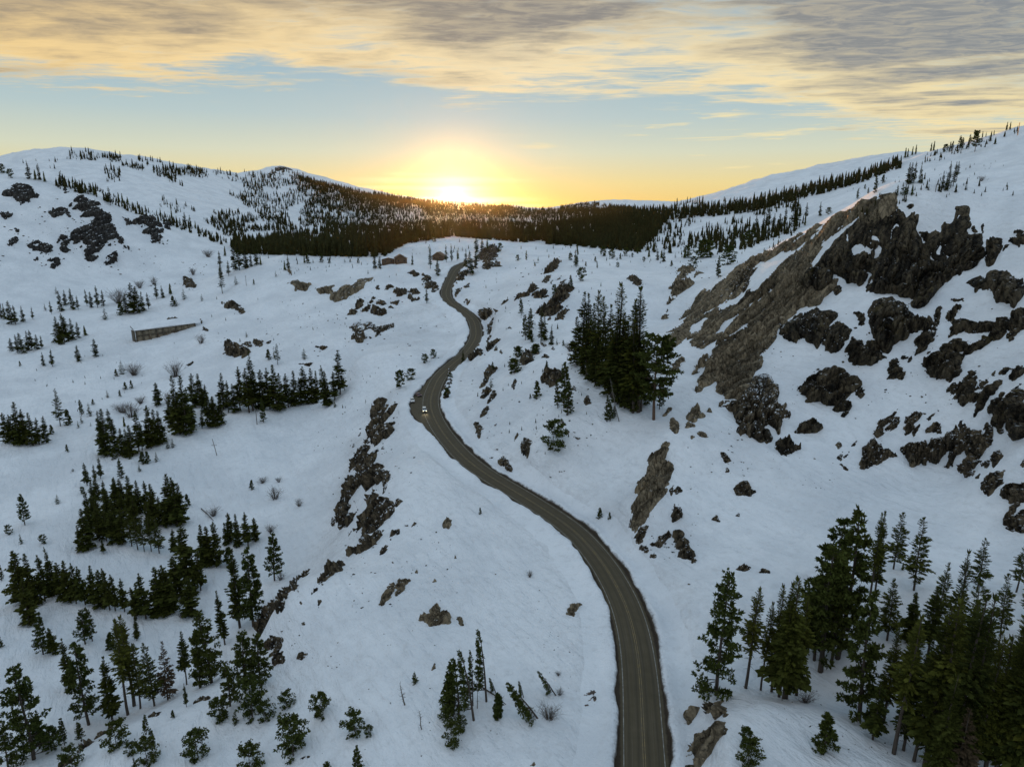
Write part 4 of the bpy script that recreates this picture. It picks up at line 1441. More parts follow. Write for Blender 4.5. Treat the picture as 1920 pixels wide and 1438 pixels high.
# (frame, style, material, H, frag, label or '', outline, holes...)
BIG = [
 ('z6', 's', 'S', 3.4, 0.2, 'great tilted slab of cracked pale granite below the golden crest', '1060,160 900,225 760,300 640,420 560,490 430,615 365,705 380,750 330,830 240,940 205,1030 230,1055 300,990 370,955 410,900 420,1020 480,1065 560,1060 600,1080 640,950 665,890 740,830 765,760 745,735 800,700 870,620 905,500 1000,440 1060,400'),
 ('z6', 'v', 'R', 4.0, 0.5, 'knobbly brown buttress at the foot of the great slab', '480,1130 520,1090 560,1100 600,1060 640,1020 670,900 740,875 800,870 870,900 885,960 910,1080 910,1200 870,1330 840,1290 780,1230 770,1290 810,1370 740,1380 660,1350 620,1320 650,1270 620,1230 570,1250 530,1200', '775,1000 800,1000 800,1040 780,1050'),
 ('z6', 's', 'S', 1.7, 1.0, 'long outermost strip of tilted granite left of the great slab', '70,720 130,690 190,620 240,520 330,420 430,370 470,380 560,290 570,240 620,150 700,80 780,0 640,0 560,50 470,170 380,240 290,290 180,420 190,480 110,550 50,610 80,640'),
 ('z6', 's', 'S', 1.6, 0.9, 'ragged strip of tilted granite between two snow runnels beside the slab', '210,650 260,640 290,690 350,650 450,540 560,450 620,420 700,330 620,290 600,370 540,370 480,390 430,380 330,450 230,590'),
 ('z4b', 's', 'S', 1.9, 0.35, 'sunlit golden crest of grooved granite with snow in the grooves', '270,660 340,560 450,480 560,420 740,380 920,320 1000,265 1200,185 1400,115 1650,60 1760,90 1700,160 1560,230 1380,290 1250,310 1060,420 980,480 900,600 820,720 740,850 690,900 560,920 480,890 360,940 330,920 450,800 600,660 640,600 480,610 300,720 250,720', '590,550 700,430 920,325 880,365 720,460', '330,910 420,770 540,610 595,600 470,760 380,900', '600,610 740,510 640,620', '800,460 910,390 830,470', '920,540 1040,440 960,510'),
 ('z4b', 's', 'R', 2.0, 0.6, 'dark ledge between the golden crest and the great slab', '0,930 60,830 200,700 260,730 330,700 230,800 140,880 120,1010 250,1000 340,930 480,890 560,930 640,900 700,930 600,960 400,1010 230,1080 100,1140 20,1180 80,1060 20,1010'),
 ('z4b', 's', 'S', 3.0, 0.2, 'upper right shoulder of the great slab under the dark block', '640,930 720,985 830,1015 930,1000 1030,930 1000,1010 900,1090 860,1165 640,1215 490,1345 420,1430 380,1250 480,1080'),
 ('z4b', 'v', 'D', 2.4, 0.25, 'dark rock floor linking the blocks right of the golden crest', '1080,430 1250,310 1560,240 1700,260 1860,340 1890,900 1560,960 1380,890 1230,915 1030,860 940,720 970,560', '1130,405 1205,395 1195,480 1150,555 1112,530', '1205,600 1280,570 1400,620 1490,560 1485,640 1250,690', '1190,705 1250,760 1360,822 1290,832 1230,790', '1370,510 1410,450 1475,500 1425,545', '1335,430 1430,370 1570,318 1560,370 1440,410'),
 ('z4b', 'v', 'D', 4.2, 0.45, 'dark broken block with a snow tongue below the golden crest', '700,900 760,800 860,720 950,600 980,520 1100,430 1130,520 1200,640 1180,710 1260,800 1370,850 1340,900 1230,915 1120,880 1030,860 960,900 1030,910 1000,960 900,1030 800,1020 720,980', '890,750 980,760 1040,840 1000,860'),
 ('z4b', 'v', 'D', 3.8, 0.6, 'dark lumpy block with snow patches right of the golden crest', '1250,300 1380,290 1560,230 1700,240 1680,310 1560,330 1450,350 1340,430 1480,520 1500,560 1480,640 1470,660 1480,760 1380,850 1270,790 1250,700 1460,600 1420,540 1370,510 1330,430 1200,520 1130,400 1210,320'),
 ('C', 'v', 'D', 3.6, 0.25, 'square dark block right of the great slab above the snow apron', '560,1180 640,1110 760,1060 850,1090 855,1120 790,1190 760,1290 650,1250 640,1270 560,1210'),
 ('C', 'v', 'D', 2.6, 0.2, 'dark tooth-shaped rock at the edge of the central snow apron', '790,1200 860,1150 940,1200 900,1280 850,1330 800,1310'),
 ('z5b', 'v', 'D', 6.0, 0.3, 'great dark fluted wall of rock under the snow cornice', '-60,1040 0,700 60,640 110,560 230,400 280,340 380,230 470,270 480,310 470,370 545,470 590,440 700,410 740,430 790,400 790,320 870,300 940,330 940,250 985,100 1040,90 1030,250 1080,290 1000,330 1010,400 1210,390 1190,480 1160,560 1220,700 1100,830 1040,830 1000,780 990,740 930,840 850,940 700,1080 600,1190 520,1280 440,1300 420,1270 380,1160 300,1100 200,1030 60,1050', '520,745 556,545 590,560 570,640 545,750', '690,560 740,480 730,690 705,690'),
 ('C', 'v', 'D', 4.5, 0.2, 'tall dark pillar pointing down between two snow aprons', '1035,1110 1070,1020 1180,1000 1260,1050 1290,1110 1300,1170 1230,1240 1150,1310 1090,1280 1050,1190'),
 ('z5b', 'v', 'D', 5.5, 0.2, 'broad dark rock face under the snow ledge at the cliff end', '1050,890 1110,830 1200,850 1240,870 1300,800 1400,780 1560,790 1690,830 1690,1040 1600,1140 1570,1200 1500,1140 1310,1080 1240,990 1160,960 1140,1000 1080,940'),
 ('z5b', 'v', 'D', 3.0, 0.2, 'narrow dark rib of rock right of the fluted wall', '1270,480 1340,410 1425,450 1400,560 1360,640 1320,700 1260,710 1280,600'),
 ('z8', 'd', 'R', 3.2, 0.8, 'upper knot of brown rock on the edge below the lay-by', '470,190 490,140 540,90 575,110 560,150 530,160 545,230 590,190 640,140 700,60 720,70 640,190 600,260 640,340 600,420 540,420 490,460 470,400 430,390 430,350 490,290 480,250'),
 ('z8', 'd', 'R', 3.6, 1.0, 'long broken crag running down the edge left of the road', '360,560 390,460 430,390 470,380 420,470 420,530 470,550 470,620 500,700 510,820 460,880 420,940 430,990 400,920 370,970 340,1040 300,960 310,860 330,780 250,700 250,640 330,590', '320,690 360,620 380,640 340,700'),
 ('z8', 'd', 'R', 3.0, 1.0, 'ragged outer rib of rock above the left valley floor', '160,1060 220,930 250,790 290,730 320,800 290,900 240,990 270,1100 240,1140 200,1150 180,1180'),
 ('z8', 'd', 'R', 3.2, 0.9, 'lowest dark cluster of the crag with a snow pocket inside', '260,1080 290,1020 330,1060 420,1110 440,1040 470,900 540,900 570,910 560,970 630,990 660,1070 580,1110 500,1130 550,1160 480,1210 430,1180 330,1210 320,1130'),
 ('E', 's', 'S', 2.6, 0.2, 'tall leaning grey slab standing alone in the snow basin', '1620,1150 1640,1020 1690,920 1740,760 1840,690 1830,780 1855,830 1820,940 1780,1040 1700,1110 1650,1175'),
 ('I', 'd', 'S', 2.2, 0.7, 'curved brown ledge of rock capping the near white hump', '-40,1480 10,1200 60,1090 150,1060 240,1050 290,1100 240,1130 180,1140 100,1130 90,1200 60,1250 180,1230 265,1215 250,1270 190,1300 210,1370 150,1390 80,1380 60,1480'),
 ('H', 'd', 'E', 0.25, 0.9, 'patch of bare pinkish earth on the verge left of the near road', '1350,1060 1400,1010 1450,1000 1470,900 1490,750 1520,780 1512,1000 1490,1130 1460,1090 1400,1100'),
 ('z3b', 'v', 'R', 2.6, 0.8, 'wide rounded outcrop with snow bands left of the hairpin', '90,1030 150,880 220,850 370,880 380,920 540,890 530,940 440,1020 350,1070 220,1070 130,1060', '160,930 230,910 350,1000 340,1020 200,980'),
 ('z3b', 'v', 'S', 3.0, 0.3, 'long pale rock face under the crest left of the lodge', '-90,560 -40,500 0,470 60,440 110,460 200,380 255,370 350,360 340,390 260,420 240,480 120,560 60,600 0,610 -60,620'),
 ('z3b', 'b', 'R', 2.5, 0.9, 'dark outcrop with a snow stripe beside the upper bend', '910,420 930,385 1000,390 1070,450 1080,500 1040,530 980,490'),
 ('z3b', 's', 'R', 3.5, 0.7, 'sunlit dark crag above the far end of the road', '1530,160 1560,60 1740,-10 1755,60 1690,180 1690,240 1650,310 1620,280 1610,170'),
]
# (area phrase, material, style, frag, frame, outlines separated by ;)
MANY = [
 ('crowning the second snowy peak left of the sun', 'F', 'v', 0.2, 'A', '1548,222 1565,205 1590,198 1622,214 1640,238 1590,236 1555,240;1505,262 1530,232 1545,250 1528,268'),
 ('on the slope left of the great slab', 'S', 's', 0.7, 'z6', '0,465 40,460 70,390 60,340 110,290 220,220 240,190 170,200 90,240 50,330 30,400;105,215 240,110 250,95 190,120 110,190;115,135 200,80 215,75 130,110;250,170 330,130 300,128;85,870 110,875 150,800 185,760 160,760 100,810;235,890 270,870 330,790 355,745 310,740 260,820'),
 ('in the snow below the slab buttress', 'S', 'b', 0.0, 'z6', '200,1180 265,1130 325,1195 240,1240 195,1220;340,1165 360,1135 382,1175;185,1285 200,1250 245,1275;270,1330 300,1315 350,1355 290,1350;215,1340 255,1355 225,1370;70,1300 75,1210 120,1250 130,1290 110,1330;10,1200 60,1140 80,1140 40,1190;0,1420 40,1390 60,1400 40,1438 0,1438'),
 ('on the central snow apron of the cliff', 'D', 'b', 0.3, 'C', '920,1320 950,1240 1020,1290 1090,1350 1060,1390 960,1380;850,960 880,950 890,980 860,1000;960,1100 985,1110 1000,1160 1020,1170 1005,1100;1040,1260 1075,1270 1140,1350 1110,1360 1060,1300'),
 ('under the cornice of the dark wall', 'D', 'v', 0.4, 'z5b', '1590,330 1690,320 1690,440 1620,490 1560,450 1500,400 1620,430;1440,550 1460,480 1520,470;520,340 590,310 640,430 560,430;1050,240 1080,270 1060,300;1200,260 1230,230 1220,340 1200,360;1090,280 1120,260 1150,340 1100,340;355,50 400,10 440,40 400,70;130,170 230,110 295,160 260,235 150,230'),
 ('along the ledge beneath the dark wall', 'D', 'v', 0.4, 'z5b', '520,1290 650,1280 660,1438 420,1438 440,1310;660,1260 740,1150 750,1260 700,1400 660,1400;790,1280 920,1150 970,1160 890,1270 800,1340;890,1310 980,1310 1080,1370 1290,1370 1290,1438 850,1438;1530,1250 1600,1200 1690,1230 1690,1438 1500,1438;860,1090 990,1080 990,1110 880,1105'),
 ('on the middle terrace of the right cliff', 'D', 'd', 0.35, 'z7', '560,150 610,100 690,90 660,190 580,240 530,295 480,260 540,235 590,190;740,200 850,150 930,130 935,190 1010,160 1010,95 1060,120 1010,190 930,225 800,200;640,210 660,190 740,220 800,215 860,260 880,320 850,390 790,420 740,380 700,400 650,400 660,330 630,290;380,360 390,290 430,265 475,350 465,390 390,405;90,220 115,130 190,160 230,220 310,250 260,305 160,290;240,150 280,160 365,250 330,265 250,180;790,60 850,20 1060,20 1060,80 900,70 800,100;1060,140 1065,60 1130,0 1200,0 1170,90 1130,130;1190,90 1210,0 1300,0 1300,60 1200,140'),
 ('among the diagonal ribs right of the terrace', 'D', 'd', 0.4, 'z7', '780,485 820,420 860,440 850,480 800,495;840,520 880,420 950,360 1010,380 960,450 970,520 920,560 870,550;960,470 1060,390 1010,460;930,630 1010,520 1050,460 1140,420 1100,480 1060,540 970,630;1130,360 1170,325 1195,340 1160,370;1200,400 1240,330 1300,310 1300,370 1230,415;1120,530 1140,480 1165,490 1130,540;1070,370 1100,340 1090,380;1080,610 1130,540 1190,540 1230,500 1300,410 1300,860 1220,810 1170,680 1140,770 1090,710 1140,630'),
 ('in the streaked group above the lower rock band', 'R', 's', 0.3, 'z7', '285,750 330,690 440,610 430,650 360,720 300,790;365,740 430,660 455,680 420,730;495,680 550,620 615,620 560,680 540,740 500,770;540,750 590,700 580,740 550,790;640,720 700,690 730,700 725,760 640,755;640,660 690,630 650,680'),
 ('in the lower rock band above the snow basin', 'R', 'v', 0.35, 'z7', '185,980 230,860 270,810 320,820 330,870 300,970 260,985 200,1005;310,960 370,870 420,910 330,960;470,880 490,820 560,840 620,830 630,900 600,960 540,985 500,940;610,960 640,800 740,780 790,730 830,690 870,690 890,740 880,860 830,950 790,1000 760,990 800,870 740,930 700,975 660,960;870,880 890,720 930,740 920,870;920,900 940,760 990,760 1060,850 1010,920 960,950 1000,960 930,1010 890,1100 865,1080 870,990 930,950;1030,800 1040,700 1070,720 1080,820 1050,830'),
 ('stepping down the right edge of the basin', 'R', 'd', 0.25, 'z7', '1020,1120 1080,1020 1170,1030 1120,1110 1060,1180 1035,1160;1110,1160 1180,1090 1300,1120 1300,1210 1190,1245;1150,1370 1190,1270 1250,1240 1220,1330 1300,1280 1300,1438 1190,1420;1010,980 1060,950 1050,990;1090,990 1080,930 1110,890 1145,920;960,1070 1000,1030 990,1070;1265,980 1300,920 1300,1010'),
 ('left of the lower rock band', 'R', 'b', 0.0, 'z7', '30,930 70,890 60,950;75,930 120,880 90,930;130,850 170,810 150,850;20,840 50,815 65,850 40,865;60,970 120,1020 90,1010'),
 ('in the cluster between buttress and terrace', 'D', 'd', 0.6, 'F', '640,440 640,380 700,320 760,300 820,290 890,300 970,360 930,390 860,390 830,470 760,460 720,470;830,480 850,390 900,420 940,420 950,490 900,550 870,520;965,400 985,365 1030,400 1000,440;640,630 660,590 720,550 780,590 770,630 720,640;535,680 590,670 620,700 660,720 620,735 575,775 545,740'),
 ('alone on the white floor of the basin', 'R', 'b', 0.0, 'F', '215,745 240,750 265,785 240,800;240,855 250,825 265,855;295,945 345,900 400,965 370,985 310,980;165,1120 190,1100 205,1130;295,1100 315,1080 320,1105'),
 ('around the foot of the leaning grey slab', 'R', 'd', 0.3, 'E', '1665,920 1710,870 1700,910;1650,1210 1720,1150 1700,1230 1680,1255;1675,1270 1725,1280 1715,1300;1740,1260 1840,1200 1810,1250 1780,1280;1735,1330 1760,1300 1770,1335;1840,1100 1870,1030 1900,1060 1925,1110 1860,1120;1840,960 1865,930 1855,990;1870,960 1890,935 1910,960 1880,975;1860,1200 1900,1200 1950,1260 1985,1330 1970,1365 1900,1320'),
 ('on the snowy knoll right of the road', 'R', 'd', 0.2, 'E', '1010,690 1040,670 1070,690 1050,720 1060,740 1020,750;970,680 990,630 1000,640;750,580 770,575 790,600 780,655 765,630;780,435 830,375 835,400 800,440;820,470 860,395 865,430;780,550 830,480 820,520;790,380 830,260 870,280 830,320;1130,350 1150,290 1230,290 1250,330 1180,370;955,380 970,330 985,340 970,390;825,785 850,770 860,790;890,800 910,770 965,850 930,850;1245,640 1270,615 1280,630;1305,655 1345,665 1330,672;1235,600 1240,565 1265,590;1365,450 1385,425 1400,470 1375,475;1290,390 1310,370 1320,400;1010,240 1020,200 1050,170 1080,230 1040,250;1070,190 1085,140 1110,190;1130,210 1150,195 1165,215;1180,165 1190,150 1200,170'),
 ('on the inner verge of the bend by the lay-by', 'R', 'd', 0.3, 'E', '565,455 575,390 610,330 620,310 600,440;590,330 600,270 622,290 612,330'),
 ('scattered about the crag left of the road', 'R', 'd', 0.2, 'z8', '100,1170 110,1100 135,1120 130,1185;360,1330 390,1220 430,1200 420,1290;450,1280 530,1230 550,1260 480,1300;240,1420 380,1350 500,1290 600,1190 500,1330 370,1420 250,1438;625,1280 650,1230 725,1200 700,1250;535,1438 560,1380 605,1360 580,1420;820,1190 850,1145 870,1165;570,780 575,700 610,690 630,740 600,820 580,880;620,260 650,245 675,260 650,275;680,970 700,940 735,960 690,1005;335,380 370,330 360,370;290,480 305,440 310,470;500,520 520,480 535,500;545,490 570,460 575,490'),
 ('along the rim where the white hump drops to the valley', 'R', 'd', 0.5, 'G', '1455,700 1470,640 1500,600 1490,670;1500,600 1520,540 1560,520 1540,580;1560,520 1590,450 1625,440 1600,490;1620,440 1650,390 1690,365 1660,420;1690,360 1735,325 1725,360;1745,470 1800,360 1930,280 1930,330 1820,390;1790,545 1790,490 1810,500;1500,760 1530,710 1580,720 1560,780;1530,860 1530,800 1590,790 1590,840;1680,820 1690,790 1725,800 1700,825;1590,1020 1620,990 1640,995;1680,1395 1700,1370 1740,1375;1695,625 1710,615 1715,635;1685,500 1710,520 1690,520'),
 ('peeping from the rounded brow near the bottom pines', 'R', 'd', 0.3, 'G', '615,1225 620,1190 700,1170 640,1198;830,1150 900,1125 880,1145;545,1270 600,1240 570,1243;440,1360 480,1300 560,1275 490,1312;320,1434 380,1390 430,1380 350,1436;720,1310 745,1285 765,1295;1090,1075 1180,1045 1130,1042;600,1310 600,1280 630,1270'),
 ('on the open white hump left of the near road', 'S', 'd', 0.15, 'H', '200,530 230,470 290,400 300,410 270,490 240,520;310,470 320,390 380,385 340,440;445,610 460,580 500,590 500,560 540,535 555,560 600,590 600,620 480,628;650,590 665,585 690,635 675,640;505,890 525,845 530,880;1270,570 1290,520 1345,520 1300,560 1310,590;570,80 590,35 615,45 605,90;515,395 525,370 535,390;415,340 425,320 430,345;635,260 640,240 650,262;1065,1425 1085,1405 1090,1425'),
 ('beside the tall trees at the basin mouth', 'R', 'b', 0.0, 'I', '305,320 340,300 380,310 350,330;435,340 450,320 485,340;25,405 35,400 43,408'),
 ('on the brow left of the lodge', 'S', 'v', 0.3, 'A', '1625,870 1660,850 1750,880 1720,910 1680,910;1770,900 1880,880 1860,930 1800,930;1610,800 1630,790 1640,830'),
 ('on the slope between lodge and hairpin', 'R', 'd', 0.5, 'z3b', '85,780 180,650 230,640 250,690 170,730 120,780;240,750 340,620 370,590 300,710 330,760 260,750;330,760 370,700 490,730 480,780 420,800;390,640 430,620 510,660 460,680;565,650 640,625 630,670;535,700 560,680 595,715;390,500 395,450 425,450 425,500;480,500 530,450 580,470 520,500;590,520 640,490 720,500 720,550 650,570;755,520 830,500 870,540 820,540;745,590 760,550 800,600 900,580 880,610 800,630;755,310 800,295 860,330 820,350;920,330 1000,370 970,380'),
 ('on the bank right of the upper bends', 'R', 's', 0.5, 'z3b', '1280,590 1300,500 1360,480 1300,560;1290,440 1310,340 1400,280 1410,310 1340,400;1380,460 1440,430 1430,460 1390,490;1700,240 1750,180 1790,240;1380,640 1410,600 1440,640 1420,670;1800,660 1840,620 1870,630;1525,800 1560,750 1640,760 1700,820 1640,810 1600,860 1570,830;1630,1020 1640,890 1685,880 1670,1010;1650,1075 1690,1010 1670,1050;1615,1190 1700,1110 1840,1035 1760,1080 1640,1190;1870,940 1890,900 1917,940;1450,1300 1500,1230 1610,1200 1590,1240;1720,1180 1740,1130 1760,1190;1780,1220 1790,1160 1810,1220;1620,1438 1660,1370 1750,1380 1720,1438'),
 ('in the rocky diagonal above the conifer grove', 'R', 's', 0.5, 'z4', '140,550 160,515 260,480 280,500 180,530;250,520 260,480 330,400 370,430 290,480;325,500 370,470 455,445 450,525 350,525;430,280 480,210 540,170 640,160 560,190 500,270;410,370 470,310 490,310 440,380;490,380 520,345 505,390;540,355 600,300 580,340;590,380 650,325 620,390;560,480 570,430 640,400 715,430 690,470 600,480;380,690 410,590 440,580 460,600 500,560 560,500 640,480 655,520 600,560 550,600 580,630 550,700 480,740 430,700;545,750 560,710 660,600 660,670 600,740;1270,335 1290,330 1400,360 1390,400 1330,390;5,590 30,560 65,550 30,580;395,990 420,980 455,1005 430,1015'),
 ('on the face of the rocky hill at the left', 'F', 'd', 2.0, 'z1', '65,380 110,310 200,290 310,300 390,380 330,460 200,475 130,410;800,500 860,400 1000,440 1140,560 1230,740 1250,870 1200,940 1080,900 1000,860 900,760 1020,720 1080,640 940,620 840,570;790,850 850,780 960,800 1030,850 1180,900 1180,940 1120,980 1020,1010 1020,1100 980,1100 930,1050 880,980 830,900;1340,630 1420,640 1420,720 1380,700;1450,690 1520,650 1600,620 1700,690 1800,820 1780,940 1690,960 1690,860 1580,800 1520,700;1800,680 1880,670 1840,760;1290,860 1320,850 1410,990 1370,1000;1150,1140 1200,1050 1270,1010 1280,1080 1220,1165;520,1160 560,1090 640,1070 650,1160 580,1180;400,1090 440,1010 540,1060 660,1070 600,1100 470,1110;340,940 400,880 470,880 540,940 560,1040 470,1000 380,990;640,900 680,830 760,850 740,1010 660,980;700,560 730,530 770,620 740,630;540,560 700,530 690,560 620,640;0,580 120,580 110,610 40,640;60,900 170,850 180,910 140,960;150,740 210,760 200,820;690,310 750,340 710,370'),
 ('on the hillside around the concrete snowshed', 'R', 'd', 0.5, 'A', '1265,1270 1280,1210 1340,1220 1410,1260 1380,1280;1365,1215 1400,1200 1410,1230;1425,1190 1470,1200 1470,1225 1430,1220;1490,1200 1520,1200 1510,1215;1125,1060 1140,1110 1165,1145 1140,1140;1030,835 1075,850 1075,900 1040,900;930,1070 1000,1070 960,1090;1680,1325 1750,1320 1740,1340;1780,1230 1835,1230 1810,1245;1230,980 1340,1000 1360,1040 1340,1030;1045,1330 1085,1315 1060,1340'),
]
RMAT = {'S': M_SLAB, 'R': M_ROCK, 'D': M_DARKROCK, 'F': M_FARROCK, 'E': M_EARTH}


def area(poly):
    return abs(sum(poly[i][0] * poly[i - 1][1] - poly[i - 1][0] * poly[i][1] for i in range(len(poly)))) / 2


def build_rocks():
    for k, e in enumerate(BIG):
        fr, st, mt, H, frg, label, out = e[:7]
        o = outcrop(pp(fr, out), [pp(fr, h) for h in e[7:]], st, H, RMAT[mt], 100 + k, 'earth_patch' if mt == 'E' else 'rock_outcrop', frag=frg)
        if o:
            tag(o, label, 'bare ground' if mt == 'E' else 'rock')
    sd = 300
    for (phrase, mt, st, frg, fr, outs) in MANY:
        polys = [pp(fr, s) for s in outs.split(';')]
        order = sorted(range(len(polys)), key=lambda i: sum(q[0] for q in polys[i]) / len(polys[i]))
        ar = [area(p) for p in polys]
        big = int(np.argmax(ar))
        for rank, i in enumerate(order):
            p = polys[i]
            w = np.ptp([q[0] for q in p]); h = np.ptp([q[1] for q in p])
            sd += 1
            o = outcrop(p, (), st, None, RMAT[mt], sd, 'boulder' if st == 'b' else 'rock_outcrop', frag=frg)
            if o is None:
                continue
            shape = 'squat' if w > 1.7 * h else ('upright' if h > 1.4 * w else 'lumpy')
            noun = 'boulder' if st == 'b' else 'rock'
            if i == big:
                lab = 'largest %s %s' % (noun, phrase)
            else:
                lab = '%s %s %s%s' % (shape, noun, phrase, nth(rank, len(order)))
            if len(lab.split()) > 16:
                lab = lab.replace(' the ', ' ').replace(', towards middle', '')
            tag(o, lab, 'boulder' if st == 'b' else 'rock', 'rocks ' + phrase)
